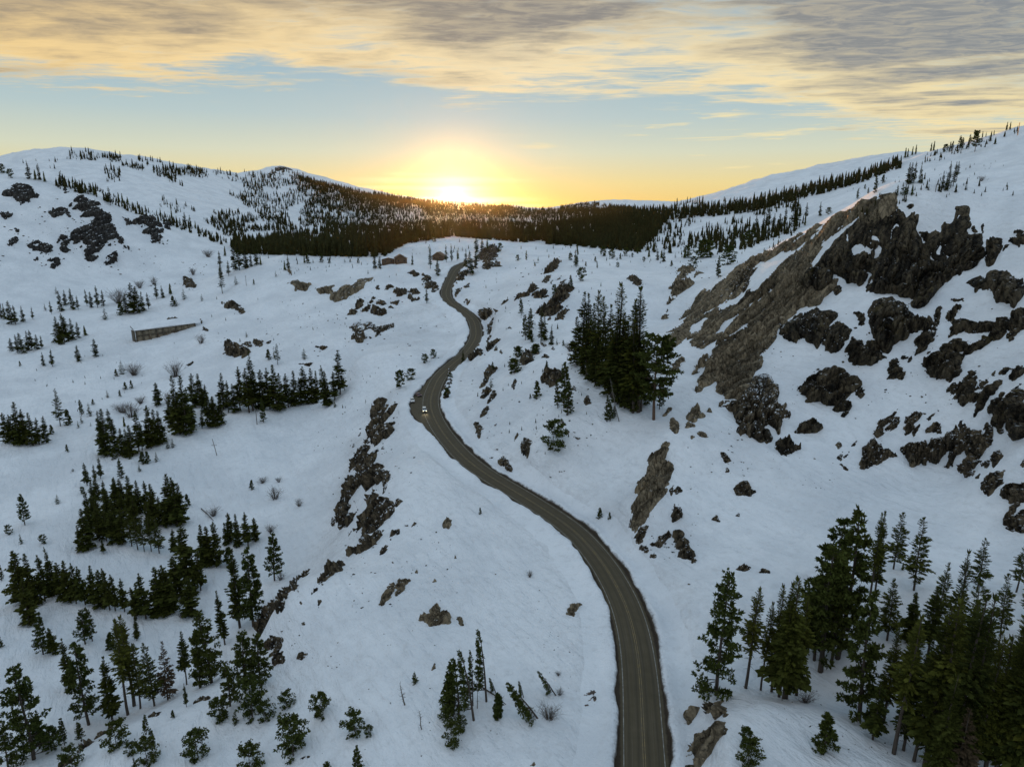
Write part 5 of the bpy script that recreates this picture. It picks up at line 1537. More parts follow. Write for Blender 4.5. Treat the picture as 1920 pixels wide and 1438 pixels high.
# ------------------------------------------------------------------ survey of the trees: kind base_x,base_y,top_y (frame print units)
TREES = [
 ('in the pine row along the bottom edge of the valley', 'G', 'P 190,1390,870;P 50,1465,1175;P 500,1195,735;t 400,1000,710;t 630,1165,810;t 720,1140,600;t 755,1090,580;o 790,1105,730;o 870,1090,730;r 945,1055,730;t 1050,970,675;p 1125,990,690;P 1190,960,560;t 1265,745,435;t 1350,650,215;p 1425,640,205;p 1545,385,120;p 1385,1000,670;p 1470,985,690;p 1295,1090,860;t 1050,1095,965'),
 ('on the white brow below the valley pines', 'G', 'w 1240,1170,1060;w 1420,1150,960;w 1495,1175,1085;y 1325,1190,1115;w 1615,1100,1030;w 1805,1150,1035;w 1650,1370,1175;w 1115,1380,1245;w 1405,1455,1335;w 830,1420,1295;p 860,1340,1215;p 825,1250,1140;w 730,1365,1312;w 655,1315,1195;y 760,1440,1375;w 410,1440,1340;p 365,1310,1160;p 460,1290,1180;w 290,1330,1225;p 170,990,920;y 975,1155,1115;w 1840,1460,1410;w 230,1290,1200'),
 ('in the L-shaped stand on the lower valley floor', 'G', 'f 165,630,380;f 130,520,215;f 200,520,230;f 255,500,240;f 305,470,225;f 390,500,272;f 430,515,290;f 480,520,300;f 530,520,300;f 620,550,305;f 650,555,350;f 700,560,375;f 355,480,280;f 575,540,330'),
 ('standing apart below the L-shaped stand', 'G', 'p 245,800,570;f 300,800,650;p 480,740,550;p 520,725,535;y 630,775,680;f 665,700,595;f 700,745,625;t 770,720,570;p 10,385,285;y 5,760,700'),
 ('in the lower chain of conifers on the valley floor', 'G', 'f 770,600,420;f 820,600,345;f 780,570,400;f 900,580,310;f 940,560,300;f 970,560,330;f 1000,480,250;f 1065,420,65;f 1095,470,350;f 1130,440,210;f 1075,590,365;f 1150,300,70;f 1180,300,80;f 1225,300,55;f 985,240,95;f 1015,220,130;f 1275,185,60;f 1300,170,5;f 1340,190,10;f 1395,190,0;f 1440,160,30;y 1290,300,200'),
 ('in the dense square grove on the valley floor', 'D', 'f 490,930,800;f 535,900,810;f 565,890,770;p 685,890,780;f 545,1010,880;f 590,1040,900;f 650,1000,880;f 690,1040,890;f 740,1060,870;f 790,1080,900;f 830,1090,905;f 870,1100,920;f 900,1120,990;f 510,1230,1040;f 560,1240,1050;f 600,1240,1060;f 640,1250,1070;f 690,1260,1060;o 740,1270,1070;o 775,1290,1100;o 810,1300,1110;o 850,1300,1100;o 895,1310,1100;f 460,1300,1150;f 490,1290,1060;f 580,1310,1230;f 960,1150,870;f 1000,1160,880;f 1020,1150,920;f 940,1140,1000;y 1055,1045,980;f 500,1120,950;f 700,1150,960;f 620,1130,950;f 770,1180,1000;f 840,1200,1020;f 530,1060,900;f 570,1180,1000;f 650,1190,1010;f 600,1090,930;f 740,1130,950;f 660,1060,890;f 870,1160,970;f 540,1160,985'),
 ('alone on the far left of the white flat', 'D', 'p 140,1150,980;w 55,1200,1155;y 120,1255,1200;w 245,1255,1210;y 325,1030,980;w 465,975,940;y 250,1300,1270;y 380,740,700;w 410,850,838'),
 ('in the left-edge clump of the upper valley', 'D', 'f 45,690,520;f 75,690,530;f 115,700,460;f 150,700,500;f 185,705,520;f 220,700,550;f 260,690,540;y 290,640,590'),
 ('among the loose trees right of the left-edge clump', 'D', 'o 340,595,385;y 385,590,505;p 458,540,450;y 460,580,535;y 505,540,465;y 440,605,565;y 510,595,575'),
 ('in the hook-shaped stand of the upper valley', 'D', 'f 565,650,510;f 600,755,500;f 590,740,590;f 625,640,500;f 650,740,560;f 690,760,610;f 720,770,610;f 745,760,590;f 780,740,510;f 800,730,570;f 830,720,570;f 850,720,480;f 880,700,500;f 910,690,510;y 640,780,720;y 730,780,720;f 700,600,540'),
 ('dotted below the hook-shaped stand', 'D', 'y 805,805,740;y 828,805,740;y 880,795,740;y 785,850,810;y 945,720,675;y 972,715,665;f 890,480,350;y 705,390,350;y 740,385,340;y 605,435,395;y 675,430,395;y 522,475,445;y 1415,950,900'),
 ('in the left block of the long tree line', 'D', 'f 1010,640,310;f 1050,640,310;f 960,600,440;f 1090,490,300;f 1130,480,300;f 1160,470,360;f 1085,600,480;f 1135,610,510;f 1180,600,420;f 1210,600,430;f 1245,590,430;f 985,560,420;f 1035,560,400;f 1010,580,420;f 1060,560,380;f 1200,540,430;f 1150,520,380'),
 ('in the right block of the long tree line', 'D', 'f 1255,500,300;f 1285,520,340;f 1320,520,360;f 1350,500,260;f 1400,520,270;t 1420,510,180;f 1440,500,280;f 1480,500,280;f 1515,500,270;f 1555,510,250;f 1580,500,300;p 1480,575,445;f 1620,490,300;f 1660,480,285;f 1690,475,325;f 1720,470,260;f 1755,470,270;f 1780,465,285;f 1820,475,255;f 1840,480,290;f 1880,450,290;f 1910,420,170;y 1880,490,445'),
 ('in the upper-left groves beyond the flat', 'A', 'f 65,1255,1180;f 100,1265,1160;f 125,1265,1150;f 160,1250,1140;f 180,1245,1135;f 210,1245,1160;f 235,1240,1165;f 330,1210,1060;f 365,1205,1040;f 385,1200,1060;f 410,1190,1070;f 440,1180,1090;f 480,1165,1105;f 345,1215,1090'),
 ('by itself under the upper-left groves', 'A', 'f 245,1335,1260;f 295,1340,1240;f 440,1310,1220;f 540,1285,1185;y 113,1337,1310;y 655,1395,1355;y 687,1380,1305;o 1560,1330,1210;y 1510,1300,1245;y 1540,1290,1245;y 1710,1295,1235;y 1385,1175,1140'),
 ('at the foot of the rocky left hill', 'A', 'f 10,1070,955;f 30,1075,985;f 65,1100,970;f 90,1105,995;f 130,1090,1000;f 185,1075,1005;f 290,1045,970;f 345,1030,915;f 370,1000,910;f 410,1020,900;f 440,1020,940;f 490,1000,905;f 515,1010,920;f 550,1010,885;f 580,1000,910;y 255,1025,985;y 318,930,890'),
 ('in the clump above the concrete snowshed', 'A', 'f 750,1040,870;f 770,1040,890;f 710,1040,930;f 800,1030,920;f 835,1015,925;y 680,1050,980;y 590,1075,1010;f 880,960,865;f 915,955,885;f 958,935,870;y 1035,960,900;y 975,1000,945;y 990,1000,950;y 1135,970,930'),
 ('on the crest left of the road behind the snowshed', 'A', 'o 1250,930,780;f 1240,840,760;f 1285,830,745;f 1265,720,660;f 1238,780,690;f 1320,800,640;f 1345,800,630;f 1380,790,650;f 1410,780,700;f 1440,770,660;f 1465,770,710;y 1325,880,830;y 1425,880,850;y 1550,835,800;f 1600,800,740;f 1620,790,710;f 1710,760,700;y 1730,760,705;y 1805,755,705;y 1850,760,730'),
 ('along the skyline of the rocky left hill', 'A', 'w 15,255,205;w 60,280,235;f 165,288,193;f 200,292,230;f 222,292,200;f 252,303,240;f 345,322,245;f 410,338,290;f 455,358,288;f 480,368,305;f 510,373,303;f 530,378,315;f 620,435,330;f 670,418,358;f 690,423,363;f 720,433,383;f 775,453,408;f 965,508,448;f 1040,543,473;f 1070,558,488;f 1100,568,518'),
 ('in the tall dense grove on the knoll right of the road', 'zg', 't 170,900,135;t 215,900,150;f 110,850,380;t 250,960,250;o 300,1000,115;t 350,1030,180;t 410,1100,260;t 320,1020,400;t 450,1160,300;t 510,1150,45;t 560,1180,330;t 470,1200,480;t 620,1230,205;t 590,1250,420;t 700,1290,85;t 650,1300,400;t 690,1300,600;t 730,1290,660;y 770,1220,1000;t 200,960,420;t 290,1040,480;t 380,1080,350;t 440,1150,520;t 540,1210,420;t 610,1260,560;f 180,940,560;f 330,1050,620;f 500,1220,700;f 570,1260,760;f 650,1290,780;t 660,1240,300;f 250,1000,640;f 420,1130,700'),
 ('beside the tall grove on the knoll', 'zg', 'g 852,1370,590;p 905,1270,960;p 792,810,590;p 400,1390,1140;p 470,1350,1240;p 430,1385,1200'),
 ('on the slope between the road and the tall grove', 'z4', 'p 200,700,530;p 240,950,700;p 288,840,635;f 275,930,760;y 300,965,850;t 395,985,590;f 430,950,700;f 500,1000,810;y 555,1000,930;y 620,1005,950;w 165,1120,1025;w 340,1085,1000;w 120,1275,1150;p 455,1275,1180;y 640,1275,1180;p 690,440,300;w 530,490,400;w 795,355,235'),
 ('sprinkled on the white crest above the grove', 'z4', 'p 250,150,55;w 165,155,100;y 335,205,170;w 690,150,85;p 750,220,100;p 765,100,35;y 845,210,165;y 940,165,115;p 960,230,160;y 1085,205,170;w 1160,220,175;w 1020,110,25;w 1100,135,55;y 1190,140,80;w 1245,105,30;w 1310,120,80;f 1360,85,15;w 1425,165,120;t 1475,122,5;f 1560,150,30;f 1600,130,40;f 1620,165,40;y 1700,210,155;y 1740,125,75;f 1830,130,25;f 1865,110,20'),
 ('low on the knoll close above the road', 'E', 'p 1215,485,340;p 1250,495,240;p 1270,535,350;p 1155,310,230;y 1095,440,345;y 840,380,325;y 1060,440,415;w 1187,725,585;p 850,290,235;w 970,300,225;w 995,205,155;w 1090,190,140;y 1450,1115,1055;y 1505,1120,1080;y 780,1090,1055'),
 ('hugging the verge of the middle bends', 'E', 'w 330,380,290;w 388,335,280;f 685,245,165;w 590,440,385;w 612,330,300;w 470,240,195;w 515,215,170'),
 ('around the end of the road by the sun', 'B', 't 500,790,655;f 540,830,730;f 590,755,655;t 620,750,650;f 400,770,700;f 725,820,690;f 755,790,690;f 700,780,680;f 760,700,600;f 790,690,610;f 820,685,620;f 480,985,900;f 190,790,700;f 215,790,720;y 20,755,730;y 50,755,735;y 95,760,730;y 150,820,795;w 890,695,650;f 735,830,740;f 655,740,680;w 520,640,610;y 680,690,665;f 1315,780,680;f 1325,700,640'),
 ('on the open slope above the cliff top', 'z3', 'f 610,750,510;f 640,750,510;f 680,740,495;f 660,870,745;f 750,740,540;f 770,745,650;f 1000,800,605;t 1060,830,495;t 1120,780,500;t 1160,720,495;f 1040,830,650;y 845,820,750;p 240,855,665;y 335,735,650;y 470,735,695;p 485,890,765;p 600,880,770;f 655,885,780;p 45,920,805;p 165,870,790;y 130,810,755;w 560,880,800;y 1310,570,525;y 1240,770,730;y 1270,820,750'),
 ('on the upper right skyline', 'z3', 'f 1595,305,230;g 1365,390,160;p 1385,260,150;p 1310,270,190;p 1290,360,260;p 1220,370,230;p 1190,370,210;p 1110,370,270;p 1080,390,280;w 1030,390,310;f 1450,235,150;f 1490,225,160;f 1550,215,150;f 1580,205,140;f 1720,140,45;f 1760,130,45;f 900,370,260;f 870,375,280;f 700,420,300;f 660,430,320;f 580,460,335;f 610,450,345'),
 ('in front of the cliff crest below the right slope', 'C', 't 625,630,390;f 480,605,480;t 690,590,480;f 575,605,490;f 540,645,540;f 510,645,540;f 450,655,540;f 410,635,550;f 770,555,475;f 685,610,545;w 350,720,660;w 250,830,730;w 120,790,700;p 200,900,790;w 60,850,790;w 820,545,510;w 380,700,640;w 25,790,730;w 150,780,700'),
 ('in the pair of stands at the basin mouth', 'I', 'P 190,1030,345;w 115,1020,960;t 355,990,415;t 500,1010,400;t 540,1040,395;t 580,1050,355;f 570,1050,500;t 640,1030,480;t 440,1000,500;p 690,790,460;p 775,895,205;p 870,820,12;p 815,600,30;t 1050,500,0;t 1080,470,-10;o 1185,320,-5;o 1300,440,30;f 1235,325,280;t 840,850,240;t 740,830,330'),
 ('in the great grove at the lower right', 'I', 'o 1150,720,375;f 1280,720,455;t 1370,850,425;o 1430,600,280;t 1500,850,215;o 1655,450,150;o 1590,1000,400;o 1875,450,150;o 1785,700,345;p 990,1170,475;f 1070,1280,960;t 1130,1180,620;t 1190,1360,560;t 1240,1340,700;t 1300,1400,740;t 1360,1430,520;t 1410,1450,480;t 1460,1490,940;t 1500,1480,450;t 1560,1500,470;t 1620,1500,670;t 1690,1520,690;t 1740,1540,650;t 1800,1560,560;t 1860,1580,530;t 1900,1590,500;t 1960,1600,450;t 1330,1200,735;t 1450,1250,600;r 1520,1560,1100;t 1680,1300,660;t 1600,1350,600;t 1760,1400,660;t 1850,1480,600;t 1420,1560,900;o 1950,600,330;t 1930,900,480;t 1230,1180,610;t 1540,1180,480;t 1820,1250,540;t 1900,1250,520'),
 ('on the near white hump at the bottom right', 'I', 'y 795,1335,1135;w 355,1310,1225;w 365,1410,1290'),
 ('in the small wind-bent cluster beside the near road', 'H', 'y 415,960,895;w 80,1250,1135;w 155,1262,1205;p 95,1470,1310'),
]
# leaning trees: kind base -> top
LEAN = [
 ('k', 'zk', (445, 1110), (285, 290), 'thick-trunked wind-flagged pine in the bent cluster, tuft facing left', 1.0),
 ('k', 'zk', (600, 880), (510, 35), 'tallest wind-stripped pine of the bent cluster with a bare tip', 0.8),
 ('k', 'zk', (435, 930), (400, 280), 'slim wind-flagged pine in the middle of the bent cluster', 0.8),
 ('s', 'zk', (497, 962), (478, 560), 'bare pole-like trunk inside the bent cluster', 0.5),
 ('k', 'zk', (190, 1060), (180, 500), 'leftmost dense flagged pine of the bent cluster', 1.2),
 ('k', 'zk', (260, 1090), (225, 370), 'second flagged pine from the left in the bent cluster', 1.2),
 ('k', 'zk', (1225, 1085), (875, 645), 'strongly leaning flagged pine pushed over toward the left', 1.1),
 ('k', 'zk', (1450, 805), (1240, 520), 'small leaning flagged pine nearest the road', 1.3),
 ('c', 'zk', (745, 1095), (740, 800), 'stubby columnar pine behind the fallen trunk', 1.0),
 ('k', 'zk', (715, 775), (645, 600), 'little flagged pine just behind the fallen trunk', 1.3),
 ('k', 'zk', (1055, 830), (1005, 640), 'thin little pine behind the strongly leaning one', 1.2),
 ('w', 'zk', (165, 1415), (165, 1180), 'low bushy pine in front of the bent cluster', 1.0),
 ('w', 'zk', (285, 1250), (285, 1080), 'low foliage tuft at the foot of the bent cluster', 1.0),
 ('s', 'H', (360, 1080), (325, 962), 'leaning dead snag with broken limbs on the open hump', 1.3),
 ('s', 'H', (455, 1222), (432, 1110), 'second dead snag with fine twigs lower on the hump', 1.2),
 ('s', 'zg', (515, 1392), (430, 960), 'leaning dead pole at the front of the tall grove', 0.45),
]
SHRUBS = [
 ('zk', 1370, 1095, 1.9, 200, 'rounded bare brown shrub beside the strongly leaning pine'), ('zk', 1500, 800, 1.5, 110, 'sparse bare shrub behind the small leaning pine'), ('zk', 1480, 560, 1.3, 60, 'faint bare twigs uphill of the bent cluster'),
 ('H', 1060, 365, 1.0, 45, 'faint half-buried twigs on the hump below the road'), ('D', 1545, 1005, 1.5, 85, 'fan of bare stems on the flat below the road cliff'), ('D', 1475, 915, 1.2, 40, 'flat bare bush above the fan of stems'), ('D', 1565, 910, 1.2, 35, 'second flat bare bush above the fan of stems'), ('D', 1680, 1045, 1.3, 55, 'bare bush nearest the foot of the road cliff'),
 ('D', 755, 310, 1.0, 75, 'bare bush beside two small conifers below the snowshed'), ('D', 985, 320, 0.8, 100, 'slim leafless aspen above the long tree line'), ('D', 740, 545, 1.8, 90, 'wide thicket of bare willow above the hook-shaped stand'), ('D', 690, 520, 1.5, 60, 'low bare willow left of the wide thicket'), ('D', 790, 470, 1.3, 50, 'small bare willow up the draw'), ('D', 945, 465, 1.0, 75, 'bare aspen left of the long tree line'),
 ('A', 670, 985, 0.9, 85, 'tall leafless aspens left of the snowshed clump'), ('A', 785, 900, 1.0, 50, 'bare thicket behind the snowshed clump'), ('A', 865, 880, 1.0, 50, 'bare bush right of the snowshed clump'), ('A', 1170, 725, 1.2, 45, 'bare bush below the rocky left hill'), ('A', 1085, 825, 0.9, 45, 'small bare bush on the far slope'), ('A', 1130, 1210, 1.3, 60, 'bare bush at the right end of the snowshed'),
 ('I', 690, 1070, 1.3, 75, 'pale bare bush behind the near white hump'), ('D', 1200, 1100, 1.5, 60, 'bare brush beside the fallen trunk on the flat'), ('G', 1580, 380, 1.3, 60, 'bare brush at the foot of the rim rocks'), ('z4', 690, 1060, 1.4, 110, 'grey bare brush left of the tall grove'), ('z3', 1440, 720, 1.2, 60, 'faint bare brush on the right slope'), ('G', 1020, 590, 1.6, 40, 'straw-coloured brush under the lower chain'), ('D', 1520, 1190, 1.2, 50, 'thin bare brush right of the lower chain'),
]


def build_trees():
    rows = []
    for (phrase, fr, s) in TREES:
        ox, oy, k = FR[fr]
        items = []
        for e in s.split(';'):
            kd, c = e.split()
            x, y, t = [float(q) for q in c.split(',')]
            items.append((ox + x / k, oy + y / k, (y - t) / k, kd))
        items.sort(key=lambda q: q[0])
        tall = int(np.argmax([q[2] for q in items]))
        for i, q in enumerate(items):
            rows.append((q, phrase, i, len(items), i == tall))
    for (q, phrase, i, n, tallest) in rows:
        u, v, h, kd = q
        if tallest:
            lab = 'tallest tree %s' % phrase
        else:
            lab = '%s %s%s' % (KIND_WORDS[kd], phrase, nth(i, n))
        if len(lab.split()) > 16:
            lab = lab.replace(' from the left', ' from left').replace(' from the right', ' from right').replace('towards the middle', 'midway').replace('leftmost of all', 'leftmost').replace('rightmost of all', 'rightmost')
        lab = lab.replace('pine row along the bottom edge of the valley', 'pine row along the valley bottom edge') if len(lab.split()) > 16 else lab
        if len(lab.split()) > 16:
            lab = lab.replace(' the ', ' ')
        place_tree(u, v, h, kd, lab, 'trees ' + phrase, wmul=1.12 if 'tall dense grove' in phrase else 1.2 if (kd == 'f' and any(w in phrase for w in ('grove', 'stand', 'block', 'chain', 'clump', 'row'))) else 1.0)
    for (kd, fr, b, t, lab, wm) in LEAN:
        ox, oy, k = FR[fr]
        place_tree(ox + b[0] / k, oy + b[1] / k, 50, kd, lab, None, top=(ox + t[0] / k, oy + t[1] / k), wmul=wm)
    shr = [shrub_mesh(201), shrub_mesh(202, 50, 0.6), shrub_mesh(203, 90, 1.0)]
    for i, (fr, x, y, wd, h, lab) in enumerate(SHRUBS):
        ox, oy, k = FR[fr]
        p = ground_low(ox + x / k, oy + y / k)
        if p is None:
            continue
        hm = h / k * np.linalg.norm(p) / F * 1.05
        o = link('bare_shrub', shr[i % 3], loc=p)
        o.scale = (hm * (0.4 + 0.35 * wd), hm * (0.4 + 0.35 * wd), hm * 0.85)
        o.rotation_euler = (0, 0, rng.uniform(0, 6.28))
        tag(o, lab, 'shrub', 'leafless shrubs in the snow')


def px_line(fr, s):
    return pp(fr, s)


def build_forest():
    B_, A_, C_ = 'B', 'A', 'C'
    Z = [
        # summit forest, dark and closed
        ([(430, 462), (520, 445), (640, 428), (760, 420), (850, 416), (1000, 418), (1100, 412), (1190, 398), (1260, 404), (1200, 474), (1100, 464), (940, 452), (850, 444), (760, 458), (720, 482), (640, 482), (500, 478), (450, 478)], 8500, 10, 19, -0.62, 26),
        ([(380, 412), (470, 405), (560, 412), (700, 405), (850, 402), (1000, 402), (1180, 396), (1180, 420), (850, 425), (600, 442), (470, 455), (420, 442)], 2300, 9, 14, -0.28, 60),
        ([(560, 330), (600, 344), (700, 367), (800, 381), (855, 391), (900, 391), (950, 389), (1000, 395), (1070, 391), (1190, 392), (1190, 402), (1000, 404), (850, 402), (700, 386), (600, 364)], 3200, 11, 17, -0.6, 30),
        ([(600, 347), (700, 371), (855, 394), (1000, 398), (1185, 396), (1185, 425), (850, 426), (640, 434), (560, 402)], 5200, 10, 17, -0.5, 22),
        ([(830, 424), (880, 424), (880, 441), (850, 443), (830, 445)], 170, 10, 16, None, 1),
        ([(1050, 389), (1110, 380), (1185, 391), (1185, 398), (1050, 398)], 1500, 12, 19, -0.6, 18), ([(700, 362), (760, 372), (800, 377), (855, 385), (960, 386), (960, 394), (855, 393), (760, 382), (700, 372)], 900, 12, 18, None, 1), ([(560, 332), (700, 367), (800, 381), (855, 391), (950, 390), (950, 395), (800, 388), (700, 374), (560, 340)], 1100, 11, 17, None, 1),
        ([(540, 322), (600, 343), (700, 366), (800, 380), (855, 390), (950, 388), (1000, 394), (1180, 391), (1190, 410), (1000, 410), (850, 408), (700, 402), (610, 392), (560, 360)], 3000, 10, 16, -0.3, 45),
        ([(420, 330), (470, 328), (520, 325), (560, 335), (640, 380), (700, 400), (640, 430), (540, 430), (480, 400), (430, 365)], 1100, 11, 17, 0.02, 40),
        ([(150, 289), (230, 295), (310, 305), (390, 321), (392, 335), (335, 330), (345, 352), (280, 327), (200, 302), (150, 301)], 420, 12, 18, -0.12, 30),
        ([(396, 320), (500, 325), (530, 316), (560, 326), (600, 345), (600, 352), (530, 345), (420, 345)], 200, 12, 18, -0.2, 20),
        ([(196, 318), (226, 320), (226, 344), (200, 344)], 34, 12, 18, None, 1),
        ([(40, 300), (110, 300), (120, 325), (50, 322)], 14, 10, 15, None, 1), ([(120, 282), (200, 288), (190, 300), (125, 300)], 40, 10, 15, None, 1),
        ([(230, 345), (450, 420), (420, 440), (260, 370)], 40, 9, 14, 0.1, 30), ([(400, 398), (490, 395), (540, 430), (420, 440)], 220, 9, 14, -0.05, 30),
        # behind the rocky left hill
        ([(100, 352), (180, 370), (250, 401), (330, 428), (420, 462), (430, 452), (330, 412), (250, 384), (180, 352), (110, 335)], 330, 7, 13, None, 1),
        # right slope: skyline belt and scattered lower stands
        ([(1195, 398), (1260, 396), (1400, 384), (1500, 360), (1600, 334), (1690, 306), (1690, 316), (1600, 348), (1500, 376), (1400, 400), (1260, 412), (1200, 408)], 900, 11, 17, None, 1),
        ([(1280, 380), (1340, 372), (1420, 382), (1500, 380), (1510, 428), (1440, 448), (1400, 470), (1320, 472), (1200, 478), (1130, 470), (1190, 430), (1220, 400)], 480, 9, 15, -0.02, 42),
        ([(1290, 445), (1400, 425), (1500, 405), (1500, 440), (1420, 462), (1360, 475), (1290, 478)], 260, 9, 14, -0.2, 25),
        ([(1100, 440), (1190, 425), (1240, 440), (1230, 476), (1110, 466)], 260, 8, 14, None, 1),
        ([(1720, 296), (1910, 242), (1915, 256), (1730, 312)], 70, 5, 10, 0.05, 20),
        # small growth dotted on the crests
        ([(1420, 470), (1500, 440), (1620, 395), (1700, 372), (1700, 382), (1610, 410), (1500, 455), (1430, 482)], 60, 1.5, 3.5, None, 1),
        ([(960, 450), (1400, 470), (1380, 500), (960, 490)], 70, 1.5, 4, None, 1), ([(500, 482), (700, 482), (720, 498), (520, 520)], 50, 1.5, 4, None, 1), ([(770, 450), (930, 450), (900, 480), (770, 478)], 26, 1.5, 4, None, 1),
        ([(880, 500), (1100, 480), (1200, 560), (1050, 640), (930, 620)], 60, 1.2, 3, None, 1), ([(860, 700), (1060, 640), (1120, 780), (1000, 880)], 45, 0.8, 2, None, 1), ([(560, 540), (760, 500), (820, 560), (640, 640)], 45, 1, 2.5, None, 1), ([(640, 690), (780, 680), (740, 760), (640, 780)], 26, 0.8, 2, None, 1),
        ([(1560, 350), (1880, 300), (1900, 370), (1620, 372)], 70, 1.5, 3.5, None, 1),
        ([(30, 690), (330, 640), (330, 700), (150, 780)], 26, 1, 2.5, None, 1), ([(380, 560), (640, 560), (640, 650), (420, 650)], 26, 1, 2.5, None, 1),
    ]
    o, n = scatter_forest('distant_forest', Z, M_FAR, 5)
    o['label'] = 'dark conifer forest on the far ridges and summit plateau'
    return n


def build_stones():
    Z = [([(840, 690), (1000, 640), (1100, 660), (1150, 800), (1040, 900), (960, 870), (860, 780)], 150, 0.5, 2.6, 22, -0.1),
         ([(640, 770), (770, 740), (780, 860), (820, 950), (860, 1060), (700, 1160), (580, 1120), (620, 930)], 210, 0.5, 2.6, 20, -0.1),
         ([(560, 560), (760, 500), (830, 560), (860, 660), (700, 720), (560, 660)], 130, 0.4, 2.0, 18, 0.0),
         ([(880, 500), (1080, 470), (1120, 560), (960, 660), (900, 580)], 120, 0.4, 2.2, 16, 0.0),
         ([(1180, 900), (1300, 860), (1330, 1060), (1200, 1050)], 80, 0.5, 2.4, 18, 0.0), ([(1260, 760), (1420, 820), (1600, 880), (1560, 920), (1300, 880)], 70, 0.5, 2.4, 20, 0.1),
         ([(1420, 640), (1640, 560), (1900, 560), (1900, 900), (1640, 800), (1440, 760)], 190, 0.5, 2.6, 24, 0.05),
         ([(380, 600), (560, 560), (640, 660), (420, 680)], 80, 0.4, 1.8, 18, 0.0), ([(0, 360), (180, 370), (330, 450), (300, 520), (0, 500)], 190, 0.4, 2.0, 18, 0.05),
         ([(520, 1150), (900, 1050), (1100, 1150), (1130, 1420), (250, 1420), (420, 1300)], 190, 0.35, 1.6, 40, 0.0),
         ([(1290, 1250), (1560, 1290), (1760, 1420), (1600, 1420), (1420, 1320), (1290, 1310)], 90, 0.4, 1.5, 25, -0.2), ([(560, 840), (660, 760), (720, 740), (640, 860)], 50, 0.4, 1.5, 18, -0.1),
         ([(300, 480), (430, 500), (420, 560), (200, 580)], 60, 0.4, 1.8, 18, 0.0), ([(1130, 470), (1480, 480), (1400, 530), (1150, 540)], 50, 0.4, 1.6, 18, 0.0)]
    o = scatter_stones('stone_rubble', Z, M_ROCK, 31)
    o['label'] = 'small stones and bark chips poking through the snow'
# ------------------------------------------------------------------ things people made
def bm_box(cx, cy, cz, sx, sy, sz, taper=1.0):
    x, y, z = sx / 2, sy / 2, sz / 2
    V = np.array([(-x, -y, -z), (x, -y, -z), (x, y, -z), (-x, y, -z), (-x * taper, -y * taper, z), (x * taper, -y * taper, z), (x * taper, y * taper, z), (-x * taper, y * taper, z)], float) + (cx, cy, cz)
    f = np.array([(0, 3, 2, 1), (4, 5, 6, 7), (0, 1, 5, 4), (1, 2, 6, 5), (2, 3, 7, 6), (3, 0, 4, 7)])
    return V, f


def prism_y(profile, w0, w1=None):
    """profile in (y,z) extruded across x; caps as fans"""
    n = len(profile)
    w1 = w0 if w1 is None else w1
    ws = np.broadcast_to(np.asarray(w0, float), (n,)) / 2
    L = np.array([(-ws[i], profile[i][0], profile[i][1]) for i in range(n)])
    R_ = np.array([(ws[i], profile[i][0], profile[i][1]) for i in range(n)])
    V = np.concatenate([L, R_])
    i = np.arange(n); j = (i + 1) % n
    q = np.stack([i, j, j + n, i + n], 1)
    c = np.array([[0, k, k + 1] for k in range(1, n - 1)])
    return V, q, np.concatenate([c[:, ::-1], c + n])


def part(name, items, mat, parent):
    G = Parts()
    for it in items:
        V, fs = it[0], it[1:]
        base = G.n
        G.V.append(np.asarray(V, float)); G.n += len(V)
        for f in fs:
            f = np.asarray(f)
            (G.F4 if f.shape[1] == 4 else G.F3).append(f + base)
    return link(name, G.mesh(name, mat), parent)


def disc_x(cx, cy, cz, r, w, n=14):
    a = np.linspace(0, 2 * pi, n, endpoint=False)
    ring = np.stack([0 * a, np.cos(a) * r, np.sin(a) * r], 1)
    V = np.concatenate([ring + (cx - w / 2, cy, cz), ring + (cx + w / 2, cy, cz), [(cx - w / 2, cy, cz), (cx + w / 2, cy, cz)]])
    i = np.arange(n); j = (i + 1) % n
    return V, np.stack([i, i + n, j + n, j], 1), np.concatenate([np.stack([np.full(n, 2 * n), i, j], 1), np.stack([np.full(n, 2 * n + 1), j + n, i + n], 1)])


def car_paint(name, col, rough=0.3):
    m_, T, b = new_mat(name)
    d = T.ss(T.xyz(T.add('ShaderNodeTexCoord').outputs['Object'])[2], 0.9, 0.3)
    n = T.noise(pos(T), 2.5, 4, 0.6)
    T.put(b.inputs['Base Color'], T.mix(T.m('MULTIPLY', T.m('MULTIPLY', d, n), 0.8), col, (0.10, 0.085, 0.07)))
    b.inputs['Roughness'].default_value = rough
    b.inputs['Coat Weight'].default_value = 0.4
    return m_


def glow_mat(name, col, s):
    m_, T, b = new_mat(name)
    b.inputs['Base Color'].default_value = (*col, 1)
    b.inputs['Emission Color'].default_value = (*col, 1)
    b.inputs['Emission Strength'].default_value = s
    return m_


M_GLASS = None


